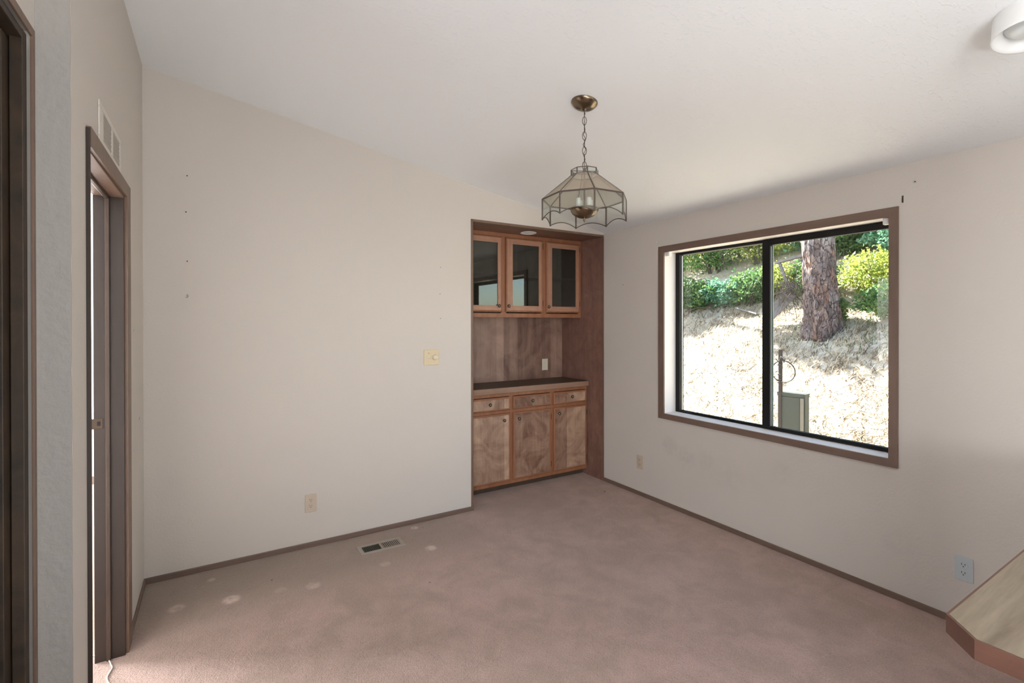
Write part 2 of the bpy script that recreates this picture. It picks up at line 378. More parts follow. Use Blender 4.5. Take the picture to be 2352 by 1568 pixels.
# left wall with door hole, ends in a free edge
DY0, DY1, DZ = 1.974, 2.687, 2.000
w = MB()
def slabC(ya, yb, za, top):
    if top is None: w.add([(XC2,ya,za),(XC,ya,za),(XC,yb,za),(XC2,yb,za),(XC2,ya,zc(XC2)+.02),(XC,ya,zc(XC)+.02),(XC,yb,zc(XC)+.02),(XC2,yb,zc(XC2)+.02)],
              [(0,3,2,1),(4,5,6,7),(0,1,5,4),(1,2,6,5),(2,3,7,6),(3,0,4,7)])
    else: w.box((XC2,ya,za),(XC,yb,top))
slabC(YE+.004, DY0, 0, None); slabC(DY1, YA+.02, 0, None); slabC(DY0, DY1, DZ, None)
struct('wall_left', w, M_wall, 'cream painted left wall with the narrow doorway')
# rough plaster end of that wall (corner bead ragged)
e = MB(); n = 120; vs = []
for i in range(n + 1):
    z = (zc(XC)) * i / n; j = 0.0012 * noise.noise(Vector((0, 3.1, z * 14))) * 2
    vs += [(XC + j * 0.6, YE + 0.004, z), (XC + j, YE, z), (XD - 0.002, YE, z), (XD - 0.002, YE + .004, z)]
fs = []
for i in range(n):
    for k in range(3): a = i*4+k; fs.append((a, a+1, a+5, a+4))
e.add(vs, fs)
struct('trim_1', e, M_stucco_shade, 'rough plastered end face of the left wall, shade painted in')
# wall carrying the dark opening, nearer the camera
OY0, OY1, OZ = 0.75, 1.757, 2.208
w = MB()
w.add([(XD-.03,0.3,OZ+.02),(XD,0.3,OZ+.02),(XD,YE,OZ+.02),(XD-.03,YE,OZ+.02),(XD-.03,0.3,zc(XD)+.02),(XD,0.3,zc(XD)+.02),(XD,YE,zc(XD)+.02),(XD-.03,YE,zc(XD)+.02)],
      [(0,3,2,1),(4,5,6,7),(0,1,5,4),(1,2,6,5),(2,3,7,6),(3,0,4,7)])
w.box((XD-.03, 0.3, 0), (XD, OY0-.03, OZ+.02)); w.box((XD-.03, OY1+.027, 0), (XD, YE, OZ+.02))
struct('wall_hall', w, M_wall, 'pale wall strip above the dark wood opening at left edge')
c = MB()
c.bbox((XD-.004, OY1+.006, 0), (XD+.002, YE-.001, OZ+.024), .001).bbox((XD-.004, OY0-.03, OZ), (XD+.002, OY1+.006, OZ+.024), .001).bbox((XD-.004, OY0-.03, 0), (XD+.002, OY0, OZ), .001)
struct('trim_2', c, M_casing, 'thin brown casing around the dark wood opening at left edge')
# dark tall cabinet seen through it
tc = thing('tall_cabinet', (-0.85, 1.25, 0), 'dark mottled wood pantry cabinet filling the opening at the far left edge', 'cabinet')
obj('side_panel', MB().bbox((-1.25, OY1-.020, 0.0), (XD-.036, OY1-.004, OZ-.002)), M_dark, tc)
obj('side_panel', MB().bbox((-1.25, OY0-.02, 0.0), (XD-.036, OY0-.002, OZ-.002)), M_dark, tc)  # near side panel, out of view, added to block light from the rear
obj('stile', MB().bbox((XD-.060, OY1-.075, 0.0), (XD-.036, OY1-.022, OZ-.03)).bbox((XD-.034, OY1-.034, 0), (XD-.008, OY1-.003, OZ-.002)), M_dark, tc)
obj('top_panel', MB().bbox((-1.25, OY0, OZ-.026), (XD-.008, OY1-.022, OZ-.004)), M_dark, tc)
obj('back_panel', MB().bbox((-1.27, OY0, 0.0), (-1.252, OY1-.004, OZ-.002)), M_dark, tc)
# far shell of the house behind the camera
w = MB()
w.box((-4.7, -4.22, 0), (-4.1, -4.1, 3.75)); w.box((-1.1, -4.22, 0), (XO, -4.1, 3.75)); w.box((-4.1, -4.22, 2.35), (-1.1, -4.1, 3.75)); w.box((-4.1, -4.22, 0), (-1.1, -4.1, 0.35))
struct('wall_rear', w, M_wall, 'cream wall with the glazed opening behind the camera')
w = MB()
w.box((-4.7, -4.1, 0), (-4.6, -3.0, 3.75)); w.box((-4.7, -0.2, 0), (-4.6, 1.8, 3.75)); w.box((-4.7, -3.0, 2.35), (-4.6, -0.2, 3.75)); w.box((-4.7, -3.0, 0), (-4.6, -0.2, 0.35))
struct('wall_far_left', w, M_wall, 'cream wall on the far left side of the living area')
# bedroom seen through the doorway
w = MB()
w.box((-3.6, 5.7, 0), (-0.3, 5.8, 2.5)).box((-0.434, YA+.10, 0), (-0.34, 5.7, 2.5)).box((-4.7, 1.785, 0), (XC2-.001, 1.86, 3.72))
w.box((-3.6, 1.86, 0), (-3.5, 4.2, 2.5)).box((-3.6, 5.6, 0), (-3.5, 5.7, 2.5)).box((-3.6, 4.2, 2.3), (-3.5, 5.6, 2.5)).box((-3.6, 4.2, 0), (-3.5, 5.6, 0.4))
struct('wall_bedroom', w, M_white_wall, 'bright white walls of the room beyond the doorway')
struct('ceiling_bedroom', MB().box((-3.6, 1.86, 2.45), (XC2, 5.8, 2.55)), M_white_wall, 'white ceiling of the room beyond the doorway')
struct('baseboard_bedroom', MB().bbox((-3.5, 5.685, 0), (XC2, 5.70, 0.07)), M_base, 'brown baseboard of the room beyond the doorway')

# baseboards
struct('baseboard_back', MB().bbox((XC, YA-.010, 0), (NX0+.019, YA, 0.033), .003), M_base, 'slim dark brown baseboard along the back wall')
struct('baseboard_right', MB().bbox((XB-.010, -1.0, 0), (XB, YA, 0.033), .003), M_trim_h, 'slim dark brown baseboard below the window')
struct('baseboard_left', MB().bbox((XC, 2.79, 0), (XC+.010, YA-.010, 0.033), .003), M_trim_h, 'slim dark brown baseboard beside the doorway')

# ------------------------------------------------------------------ doorway
d1 = thing('door_1', (XC, 2.36, 0), 'doorway with dark brown frame in the left wall', None, None, 'structure')
cw = 0.052
def casing_board(y0_, y1_, z0_, z1_): return MB().bbox((XC+.0, y0_, z0_), (XC+.013, y1_, z1_), .004)
# mitred casing
def leg(yo, yi):
    m = MB(); zo, zi = 2.062, 2.004
    return m.prism([(XC, yo, 0), (XC, yi, 0), (XC, yi, zi), (XC, yo, zo)], (0.013, 0, 0))
obj('casing', MB().bbox((XC, 1.9660, 0), (XC+.0115, 1.9715, 2.055), .001), M_door, d1)
obj('casing', MB().prism([(XC, 2.797, 0), (XC, 2.700, 0), (XC, 2.700, 2.004), (XC, 2.797, 2.062)], (0.013, 0, 0)), M_casing, d1)
obj('casing', MB().prism([(XC, 1.9717, 2.060), (XC, 2.797, 2.062), (XC, 2.700, 2.004), (XC, 1.9717, 1.996)], (0.013, 0, 0)), M_casing, d1)
obj('jamb', MB().bbox((XC2-.006, DY1-.002, 0), (XC+.002, DY1+.012, DZ), .001), M_door, d1)
obj('jamb', MB().bbox((XC2-.006, DY0-.002, 0), (XC+.002, DY0+.010, DZ), .001), M_door, d1)
obj('head_jamb', MB().bbox((XC2-.006, DY0+.010, DZ-.008), (XC+.002, DY1-.002, DZ+.006), .001), M_casing, d1)
obj('door_stop', MB().bbox((-.400, DY1-.014, 0), (-.384, DY1-.002, DZ-.01), .003).bbox((-.400, DY0+.010, DZ-.020), (-.384, DY1-.014, DZ-.008), .003), M_stop, d1)
sp = obj('strike_plate', MB().bbox((-.447, DY1-.0045, .998), (-.409, DY1-.0022, 1.042), .001), M_hinge, d1)
obj('latch_hole', MB().bbox((-.428, DY1-.006, 1.012), (-.417, DY1-.0045, 1.030), .0005), M_slot, sp)

# return grille above the doorway
g = thing('wall_vent', (XC, 2.37, 2.05), 'cream metal return air grille on left wall just above the doorway', 'vent')
VY0, VY1, VZ0, VZ1 = 2.153, 2.60, 2.068, 2.215
obj('frame', MB().bbox((XC, VY0, VZ0), (XC+.005, VY1, VZ0+.025), .002).bbox((XC, VY0, VZ1-.022), (XC+.005, VY1, VZ1), .002)
    .bbox((XC, VY0, VZ0+.025), (XC+.005, VY0+.07, VZ1-.022), .002).bbox((XC, VY1-.03, VZ0+.025), (XC+.005, VY1, VZ1-.022), .002)
    .bbox((XC, 2.385, VZ0+.025), (XC+.005, 2.413, VZ1-.022), .001), M_vent, g)
obj('backing', MB().box((XC+.0002, VY0+.06, VZ0+.02), (XC+.0010, VY1-.025, VZ1-.02)), M_slot, g)
for (a, b_) in ((VY0+.072, 2.384), (2.414, VY1-.032)):
    m = MB()
    for k in range(6):
        z = VZ0 + .030 + k * .0163
        m.prism([(XC+.0012, a, z-.005), (XC+.0045, a, z+.002), (XC+.0045, a, z+.0095), (XC+.0012, a, z+.0030)], (0, b_-a-.006, 0))
    obj('louvres', m, M_ventdark, g)

# ------------------------------------------------------------------ window
w1 = thing('window_1', (XB, 1.9, 0.7), 'sliding window with brown trim and black metal frame', None, None, 'structure')
a0, a1, b0, b1 = 1.108, 2.707, 0.687, 2.052       # trim outside
i0, i1, j0, j1 = 1.149, 2.652, 0.729, 2.003       # trim inside
tx = XB - .013
for nm, poly, mt in (('casing', [(a0,b0),(a1,b0),(i1,j0),(i0,j0)], M_trim_h), ('casing', [(a0,b1),(a1,b1),(i1,j1),(i0,j1)], M_trim_h),
                 ('casing', [(a0,b0),(a0,b1),(i0,j1),(i0,j0)], M_trim), ('casing', [(a1,b0),(a1,b1),(i1,j1),(i1,j0)], M_trim)):
    obj(nm, MB().prism([(tx, p[0], p[1]) for p in poly], (0.0129, 0, 0)), mt, w1)
FX = 3.166
obj('sill', MB().box((XB-.002, i0, .724), (FX+.06, i1+.006, .732)), M_jamb, w1)
obj('reveal', MB().box((XB-.001, i1+.001, .732), (FX+.06, i1+.007, 2.012)).box((XB-.001, i0-.004, .732), (FX+.06, i0, 2.012)).box((XB-.001, i0, 2.006), (FX+.06, i1+.001, 2.012)), M_jamb, w1)
f_ = MB().bbox((FX, i1-.040, .733), (FX+.05, i1, 2.005), .003).bbox((FX, i0, .733), (FX+.05, i0+.020, 2.005), .003)
f_.bbox((FX, i0+.02, .733), (FX+.05, i1-.04, .742), .002).bbox((FX, i0+.02, 1.985), (FX+.05, i1-.04, 2.005), .003)
fr = obj('window_frame', f_, M_black, w1)
MY0, MY1 = 1.866, 1.918
s1 = MB().bbox((FX-.012, MY0, .736), (FX+.018, MY1, 2.003), .002).bbox((FX-.012, i0+.002, .736), (FX+.018, i0+.022, 2.003), .002)
s1.bbox((FX-.012, i0+.022, .736), (FX+.018, MY0, .757), .002).bbox((FX-.012, i0+.022, 1.964), (FX+.018, MY0, 2.003), .002)
sash = obj('sash', s1, M_black, w1)
obj('pane', MB().box((FX+.001, i0+.02, .755), (FX+.005, MY0+.002, 1.966)), M_glass, sash)
obj('glazing_bead', MB().box((FX-.002, MY0-.0035, .757), (FX+.012, MY0, 1.955)), M_alu, sash)
obj('glazing_channel', MB().box((FX+.006, MY0-.012, .757), (FX+.014, MY0-.004, 1.964)), M_channel, sash)
obj('latch', MB().bbox((FX+.0, MY1-.001, 1.168), (FX+.014, MY1+.006, 1.182), .001), M_black, sash)
s2 = MB().bbox((FX+.022, MY0+.005, .742), (FX+.046, MY1-.005, 1.985), .002)
s2.bbox((FX+.022, MY1, .742), (FX+.046, i1-.04, .747), .001)
sash2 = obj('sash', s2, M_black, w1)
obj('pane', MB().box((FX+.032, MY1-.006, .744), (FX+.036, i1-.039, 1.987)), M_glass, sash2)
obj('weather_strip', MB().bbox((FX+.003, MY1, .742), (FX+.020, 2.50, .751), .002), M_black, sash2)
obj('glazing_bead', MB().box((FX+.024, i1-.045, .75), (FX+.030, i1-.041, 1.98)), M_alu, sash2)

for k, (ya, yb, lab) in enumerate(((i1-.036, i1-.002, 'small white plastic blind bracket in the top left corner of window'), (i0+.002, i0+.036, 'small white plastic blind bracket in the top right corner of window'))):
    br = thing('blind_bracket', (3.08, (ya+yb)/2, 1.98), lab, 'bracket', 'blind brackets in the window corners')
    obj('bracket_body', MB().bbox((3.050, ya, 1.976), (3.082, yb, 2.0055), .002).bbox((3.046, ya+.004, 1.972), (3.050, yb-.004, 2.002), .001), M_white, br)
    obj('clip', MB().prism([(3.050, ya, 1.976), (3.082, ya, 1.976), (3.079, ya, 1.971), (3.054, ya, 1.971)], (0, yb-ya, 0)), M_white, br)

# ------------------------------------------------------------------ niche lining
NYB = 3.975
struct('trim_3', MB().bbox((NX0, YA-.004, 0), (NX0+.019, YA+.10, NZ), .002).bbox((NX0+.019, YA-.004, NZ-.019), (XB-.002, YA+.10, NZ), .002).bbox((XB-.010, YA-.004, 0), (XB, YA+.006, NZ-.019), .002), M_casing, 'thin brown wooden edging around the cabinet niche')
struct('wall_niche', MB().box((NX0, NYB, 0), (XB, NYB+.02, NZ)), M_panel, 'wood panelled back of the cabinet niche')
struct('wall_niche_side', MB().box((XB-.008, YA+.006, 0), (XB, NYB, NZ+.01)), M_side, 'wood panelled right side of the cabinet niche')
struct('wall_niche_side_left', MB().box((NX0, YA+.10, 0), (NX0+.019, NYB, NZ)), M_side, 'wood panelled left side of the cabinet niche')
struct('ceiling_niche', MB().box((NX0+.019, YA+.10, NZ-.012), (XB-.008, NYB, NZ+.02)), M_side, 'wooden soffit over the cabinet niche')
# recessed light in the soffit
rl = thing('recessed_light', (2.346, 3.558, 2.236), 'round white recessed light set into the wooden soffit above the glass doors', 'ceiling light')
obj('trim_ring', MB().lathe([(.045, 0), (.070, 0), (.072, -.004), (.064, -.007), (.050, -.005), (.045, 0)], (2.346, 3.558, 2.2355), n=40), M_white, rl)
obj('lens', MB().lathe([(.0, -.004), (.03, -.0035), (.048, -.001)], (2.346, 3.558, 2.2355), n=40), M_lens, rl)

# ------------------------------------------------------------------ upper cabinet
ux0, ux1, uy, uz0, uz1 = 1.705, XB-.009, 3.675, 1.495, 2.234
uc = thing('upper_cabinet', (2.37, 3.83, uz0), 'built in wall cabinet with three glass doors under the wooden soffit', 'cabinet')
obj('carcass', MB().box((ux0, uy+.02, uz0+.004), (ux1, NYB, uz0+.022)).box((ux0, uy+.02, uz1-.018), (ux1, NYB, uz1)).box((ux0, uy+.02, uz0+.022), (ux0+.016, NYB, uz1-.018)).box((ux1-.016, uy+.02, uz0+.022), (ux1, NYB, uz1-.018)), M_side, uc)
obj('shelf', MB().bbox((ux0+.017, uy+.06, 1.86), (ux1-.017, NYB-.002, 1.878), .001), M_side, uc)
dx = [(1.745, 2.144), (2.178, 2.572), (2.614, 3.006)]
ff = MB().box((ux0, uy, uz0), (ux1, uy+.02, uz0+.036)).box((ux0, uy, uz1-.045), (ux1, uy+.02, uz1))
for xa, xb in ((ux0, 1.755), (2.134, 2.188), (2.562, 2.624), (2.996, ux1)): ff.box((xa, uy, uz0+.036), (xb, uy+.02, uz1-.045))
obj('face_frame', ff, M_alder, uc)

def knob(x, y, z, parent, r=.0145):
    """round cabinet knob facing -y"""
    m = MB().lathe([(.0, .024), (.006, .0235), (.0105, .020), (r, .015), (.0115, .010), (.006, .007), (.0045, .003), (.009, .0), (0.0, .0)], (x, y, z), ax=(0,-1,0), n=20)
    return obj('knob', m, M_knob, parent)
def lipped_frame(xa, xb, za, zb, y, mt=None):
    """reddish rounded lip moulding around a door or drawer front"""
    m = MB(); w = .014
    prof = [(0, 0), (0, -.010), (.004, -.016), (.009, -.018), (w, -.016), (w, 0)]
    ring = []
    for (o_, d) in prof: ring.append([(xa+o_, y+d, za+o_), (xb-o_, y+d, za+o_), (xb-o_, y+d, zb-o_), (xa+o_, y+d, zb-o_)])
    vs = [p for r_ in ring for p in r_]; fs = []
    for i in range(len(prof)):
        j = (i+1) % len(prof)
        for k in range(4): fs.append((i*4+k, i*4+(k+1) % 4, j*4+(k+1) % 4, j*4+k))
    m.add(vs, fs); return m
uz = (1.541, 2.197)
for k, (xa, xb) in enumerate(dx):
    dr = obj('door', lipped_frame(xa, xb, uz[0], uz[1], uy-.001), M_alder, uc)
    g0, g1, h0, h1 = xa+.066, xb-.046, 1.598, 2.143
    if k == 0: g0, g1 = xa+.052, xb-.046
    if k == 1: g0, g1 = 2.249, 2.531
    if k == 2: g0, g1 = 2.678, 2.961
    yy = uy-.013
    obj('stile', MB().box((xa+.014, yy, uz[0]+.014), (g0, uy-.001, uz[1]-.014)), M_birch_rail, dr)
    obj('stile', MB().box((g1, yy, uz[0]+.014), (xb-.014, uy-.001, uz[1]-.014)), M_birch_rail, dr)
    obj('rail', MB().box((g0, yy, uz[0]+.014), (g1, uy-.001, h0)), M_birch_rail_x, dr)
    obj('rail', MB().box((g0, yy, h1), (g1, uy-.001, uz[1]-.014)), M_birch_rail_x, dr)
    obj('pane', MB().box((g0-.002, uy-.007, h0-.002), (g1+.002, uy-.004, h1+.002)), M_cabglass, dr)
    kx = {0: 2.106, 1: 2.203, 2: 2.634}[k]
    knob(kx, yy, 1.594, dr)
    hx = {0: xa-.002, 1: xb+.001, 2: xb+.001}[k]
    for hz in (1.60, 2.12): obj('hinge', MB().bbox((hx-.003, uy-.012, hz), (hx+.006, uy-.0005, hz+.05), .001), M_hinge, dr)

# ------------------------------------------------------------------ base cabinet
ly = 3.590
bc = thing('base_cabinet', (2.37, 3.78, 0), 'built in base cabinet with three drawers over three figured wood doors', 'cabinet')
lx0, lx1 = 1.705, XB-.009
obj('carcass', MB().box((lx0, ly+.02, .065), (lx1, NYB, .085)).box((lx0, ly+.02, .085), (lx0+.016, NYB, .848)).box((lx1-.016, ly+.02, .085), (lx1, NYB, .848)).box((lx0+.016, NYB-.01, .085), (lx1-.016, NYB, .848)), M_side, bc)
cols = [(1.765, 2.171), (2.200, 2.603), (2.634, 3.018)]
ff = MB().box((lx0, ly, .058), (lx1, ly+.02, .096)).box((lx0, ly, .816), (lx1, ly+.02, .850)).box((lx0, ly, .672), (lx1, ly+.02, .702))
for xa, xb in ((lx0, 1.775), (2.161, 2.210), (2.593, 2.644), (3.008, lx1)):
    ff.box((xa, ly, .096), (xb, ly+.02, .672)); ff.box((xa, ly, .702), (xb, ly+.02, .816))
obj('face_frame', ff, M_alder, bc)
obj('toe_kick', MB().box((lx0, ly+.06, 0), (lx1, ly+.075, .065)), M_kick, bc)
for k, (xa, xb) in enumerate(cols):
    dz0, dz1 = .699, .812
    dr = obj('drawer', lipped_frame(xa, xb, dz0, dz1, ly-.001), M_alder_x, bc)
    obj('drawer_panel', MB().box((xa+.013, ly-.012, dz0+.013), (xb-.013, ly-.001, dz1-.013)), M_birch, dr)
    knob({0: 1.969, 1: 2.398, 2: 2.842}[k], ly-.012, .758, dr)
    dz0, dz1 = .090, .672
    do = obj('door', lipped_frame(xa, xb, dz0, dz1, ly-.001), M_alder, bc)
    obj('door_panel', MB().box((xa+.013, ly-.012, dz0+.013), (xb-.013, ly-.001, dz1-.013)), M_birch, do)
    knob({0: 2.106, 1: 2.258, 2: 2.693}[k], ly-.012, .614, do)
    hx = {0: xa-.002, 1: xb+.001, 2: xb+.001}[k]
    for hz in (.14, .57): obj('hinge', MB().bbox((hx-.003, ly-.012, hz), (hx+.006, ly-.0005, hz+.05), .001), M_hinge, do)
ct = thing('hutch_countertop', (2.37, 3.77, .85), 'shade-darkened wood countertop on the base cabinet inside the niche', 'countertop')
obj('top_surface', MB().bbox((lx0, ly-.020, .852), (lx1, NYB-.001, .894), .001), M_ctop, ct)
obj('edge_band', MB().bbox((lx0, ly-.031, .848), (lx1, ly-.020, .8945), .002), M_cedge, ct)

# ------------------------------------------------------------------ outlets and switches
def plate_xz(m, x0_, x1_, z0_, z1_, y, t=.005): return m.bbox((x0_, y-t, z0_), (x1_, y, z1_), .002)
def duplex(name, cx, cz, wall, mt, label, pw=.070, ph=.115, slots=True):
    """duplex outlet; wall 'A' faces -y at YA, 'B' faces -x at XB"""
    if wall == 'A': base = Vector((cx, YA, cz-ph/2)); ex, nn = Vector((1,0,0)), Vector((0,-1,0))
    else: base = Vector((XB, cx, cz-ph/2)); ex, nn = Vector((0,1,0)), Vector((-1,0,0))
    t = thing(name, base, label, 'outlet', 'duplex outlets on the walls')
    c0 = base + Vector((0, 0, ph/2))
    def bx(u0, u1, z0_, z1_, d0, d1, m=None, bw=.001):
        m = m or MB(); a = c0 + ex*u0 + nn*d0; b_ = c0 + ex*u1 + nn*d1
        return m.bbox((a.x, a.y, cz+z0_), (b_.x, b_.y, cz+z1_), bw)
    obj('cover_plate', bx(-pw/2, pw/2, -ph/2, ph/2, 0, .005, None, .002), mt, t)
    obj('screw', MB().lathe([(0,.0065), (.003, .006), (.0035, .005)], c0, ax=nn, n=12), mt, t)
    for s in (1, -1):
        cc = c0 + Vector((0, 0, s*.0195)); prof = []
        pts = []
        for k in range(24):
            a = 2*math.pi*k/24; r = .0165; u = r*math.cos(a); v = max(-.0125, min(.0125, r*math.sin(a))); pts.append(cc + ex*u + Vector((0,0,v)) + nn*.0045)
        so_ = obj('socket', MB().prism(pts, nn*.0028), mt, t)
        sm = MB()
        for u in (-.0063, .0063):
            a = cc + ex*(u-.0011) + nn*.0070; b_ = cc + ex*(u+.0011) + nn*.0076
            sm.box((a.x, a.y, cc.z-.0005), (b_.x, b_.y, cc.z+.0075))
        sm.lathe([(0, .0004), (.0024, .0004), (.0024, 0)], cc + Vector((0,0,-.0070)) + nn*.0072, ax=nn, n=12, smooth=False)
        if slots: obj('slots', sm, M_slot, so_)
    return t
duplex('electrical_outlet', .5265, .284, 'A', M_beige, 'beige outlet low on the long back wall left of the cabinet niche')
duplex('electrical_outlet', 2.913, .278, 'B', M_beige, 'small beige outlet on the right wall between the niche and the window')
duplex('electrical_outlet', .848, .275, 'B', M_bluegrey, 'pale grey outlet low on the right wall just above the wood grain counter')
# niche blank plate / switch
t = thing('light_switch', (2.8155, NYB, .974), 'cream switch plate on the wood panelled back of the niche', 'switch')
obj('cover_plate', MB().bbox((2.781, NYB-.005, .974), (2.850, NYB, 1.087), .002), M_cream, t)
obj('rocker', MB().bbox((2.800, NYB-.008, 1.000), (2.831, NYB-.005, 1.061), .001), M_cream, t)
# dimmer
t = thing('dimmer_switch', (1.358, YA, 1.138), 'square ivory dimmer plate with round knob on the back wall left of the niche', 'switch')
obj('cover_plate', MB().bbox((1.300, YA-.006, 1.138), (1.416, YA, 1.251), .0025), M_ivory, t)
obj('toggle', MB().bbox((1.331, YA-.0075, 1.183), (1.343, YA-.006, 1.207), .001).bbox((1.333, YA-.013, 1.186), (1.341, YA-.006, 1.196), .002), M_ivory2, t)
obj('dial', MB().lathe([(0, .024), (.0155, .024), (.0185, .021), (.0200, .006), (.0205, .0)], (1.383, YA-.006, 1.1945), ax=(0,-1,0), n=32), M_ivory2, t)
for (x, z) in ((1.337, 1.225), (1.337, 1.165), (1.383, 1.227), (1.383, 1.163)):
    obj('screw', MB().lathe([(0, .0015), (.0025, .0012), (.003, 0)], (x, YA-.006, z), ax=(0,-1,0), n=10), M_nail if (x, z) == (1.337, 1.225) else M_ivory, t)

# ------------------------------------------------------------------ floor register
r = thing('floor_register', (.918, 3.125, 0), 'beige metal floor register with dark louvres in the carpet by the back wall', 'vent')
rx0, rx1, ry0, ry1 = .775, 1.060, 3.060, 3.192
bx0, bx1, by0, by1 = .800, 1.038, 3.084, 3.166
fm = MB().bbox((rx0, ry0, 0), (rx1, by0, .006), .003).bbox((rx0, by1, 0), (rx1, ry1, .006), .003).bbox((rx0, by0, 0), (bx0, by1, .006), .003).bbox((bx1, by0, 0), (rx1, by1, .006), .003).bbox((.910, by0, 0), (.922, by1, .006), .001)
obj('frame', fm, M_reg, r)
obj('opening', MB().box((bx0, by0, .0005), (bx1, by1, .0015)), M_slot, r)
for (a, b_, mt) in ((bx0, .910, M_regdark), (.922, bx1, M_reg)):
    m = MB(); n = 10
    for k in range(n):
        x = a + (k+.5)*(b_-a)/n
        m.prism([(x-.0012, by0, .0018), (x+.0012, by0, .0018), (x+.0032, by0, .0055), (x+.0014, by0, .0055)], (0, by1-by0, 0))
    obj('louvres', m, mt, r)

# ------------------------------------------------------------------ pendant lamp
LX, LY = 1.556, 1.858
pend = thing('pendant_lamp', (LX, LY, 1.95), 'brass and glass eight sided pendant lamp hanging by a chain from the sloped ceiling', 'lamp')
ctop = zc(LX)
nrm = Vector((-CS, 0, -1)).normalized()
can = MB().lathe([(.0, .040), (.006, .040), (.010, .036), (.016, .033), (.035, .029), (.052, .020), (.061, .010), (.0655, .004), (.0655, .0)], (LX, LY, ctop+.0), ax=nrm, n=48)
obj('canopy', can, M_brass, pend)
cb = Vector((LX, LY, ctop)) + nrm*.038; cb = Vector((LX, LY, cb.z))
Z_rim, Z_bot, Z_col, Z_top = 2.053, 1.953, 2.171, 2.199
R_rim, R_col = .209, .066
ph0 = math.atan2(-LY, -LX) + math.radians(12.5)   # vertex nearest the camera
def vtx(k, r_, z): a = ph0 + k*math.pi/4; return Vector((LX + r_*math.cos(a), LY + r_*math.sin(a), z))
# chain
z = cb.z + .004; i = 0
while z > Z_top - .002:
    L_ = .041; m = MB(); pts = []
    a = math.atan2(-LY, -LX) + (math.pi/2 if i % 2 else 0) + .1
    e1 = Vector((math.cos(a), math.sin(a), 0))
    for k in range(20):
        t_ = 2*math.pi*k/20; pts.append(Vector((LX, LY, z - L_/2)) + e1*(.0098*math.sin(t_)) + Vector((0,0,1))*(L_/2*math.cos(t_)))
    m.tube(pts, .0016, 6, closed=True); obj('chain_link', m, M_came, pend)
    z -= L_ - .0042; i += 1
pts = []; n = 60
for k in range(n+1):
    zz = cb.z - (cb.z - Z_col)*k/n; pts.append((LX + .0042*math.sin(k*.75), LY + .0042*math.cos(k*.6), zz))
obj('lamp_cord', MB().tube(pts, .0016, 6), M_came, pend)
# leaded shade
sh = MB()
def came(a, b_, r_=.0040): sh.tube([a, b_], r_, 6)
arches = []
for k in range(8):
    came(vtx(k, R_rim, Z_rim), vtx(k+1, R_rim, Z_rim)); came(vtx(k, R_rim, Z_rim), vtx(k, R_rim, Z_bot-.002), .0040)
    came(vtx(k, R_col, Z_col), vtx(k+1, R_col, Z_col), .003); came(vtx(k, R_col, Z_top), vtx(k+1, R_col, Z_top), .0022)
    came(vtx(k, R_col, Z_col), vtx(k, R_col, Z_top), .0032); came(vtx(k, R_rim, Z_rim), vtx(k, R_col, Z_col), .0032)
    A0, A1 = vtx(k, R_rim, Z_bot), vtx(k+1, R_rim, Z_bot)
    arc = [A0.lerp(A1, q/14) + Vector((0, 0, .024*math.sin(math.pi*q/14)**.85)) for q in range(15)]
    arches.append(arc); sh.tube(arc, .0022, 6)
shade = obj('lamp_shade', sh, M_came, pend)
for k in range(8):
    cc = Vector((LX, LY, 2.05))
    for poly, mt in (([vtx(k, R_col, Z_col), vtx(k+1, R_col, Z_col), vtx(k+1, R_col, Z_top), vtx(k, R_col, Z_top)], M_lampglass),
                     ([vtx(k, R_rim, Z_rim), vtx(k+1, R_rim, Z_rim), vtx(k+1, R_col, Z_col), vtx(k, R_col, Z_col)], M_lampglass2),
                     ([vtx(k+1, R_rim, Z_rim), vtx(k, R_rim, Z_rim)] + arches[k], M_lampglass)):
        nn = (Vector(poly[1]) - Vector(poly[0])).cross(Vector(poly[-1]) - Vector(poly[0])).normalized()
        obj('glass_pane', MB().prism(poly, nn*.002), mt, shade)
# top spider holding the shade
obj('shade_bracket', MB().tube([vtx(0, R_col, Z_top-.004), vtx(4, R_col, Z_top-.004)], .002, 6).tube([vtx(2, R_col, Z_top-.004), vtx(6, R_col, Z_top-.004)], .002, 6).lathe([(.0, .0), (.008, 0), (.008, .012), (.004, .02), (0, .02)], (LX, LY, Z_top-.008), n=16), M_came, pend)
obj('stem', MB().tube([(LX, LY, Z_top-.004), (LX, LY, 2.015)], .0045, 10), M_brass, pend)
bowl = MB().lathe([(0, 2.006), (.055, 2.006), (.066, 2.011), (.070, 2.008), (.068, 1.999), (.060, 1.986), (.048, 1.975), (.030, 1.967), (.012, 1.964), (0, 1.9635)], (LX, LY, 0), n=48)
obj('bowl', bowl, M_brass, pend)
obj('finial', MB().lathe([(.004, 1.965), (.0065, 1.961), (.0035, 1.958), (.0060, 1.954), (.0065, 1.951), (.0035, 1.947), (0.0015, 1.943), (0, 1.9415)], (LX, LY, 0), n=16), M_brass, pend)
for k in range(4):
    a = ph0 + math.radians(25) + k*math.pi/2; px_, py_ = LX + .036*math.cos(a), LY + .036*math.sin(a)
    cs = obj('candle_sleeve', MB().lathe([(0, 2.006), (.0115, 2.006), (.0115, 2.056), (.0095, 2.058), (0, 2.058)], (px_, py_, 0), n=20), M_candle, pend)
    obj('bulb', MB().lathe([(.005, 2.058), (.006, 2.062), (.0105, 2.071), (.0115, 2.078), (.0085, 2.088), (.004, 2.096), (0, 2.100)], (px_, py_, 0), n=16), M_bulb, cs)

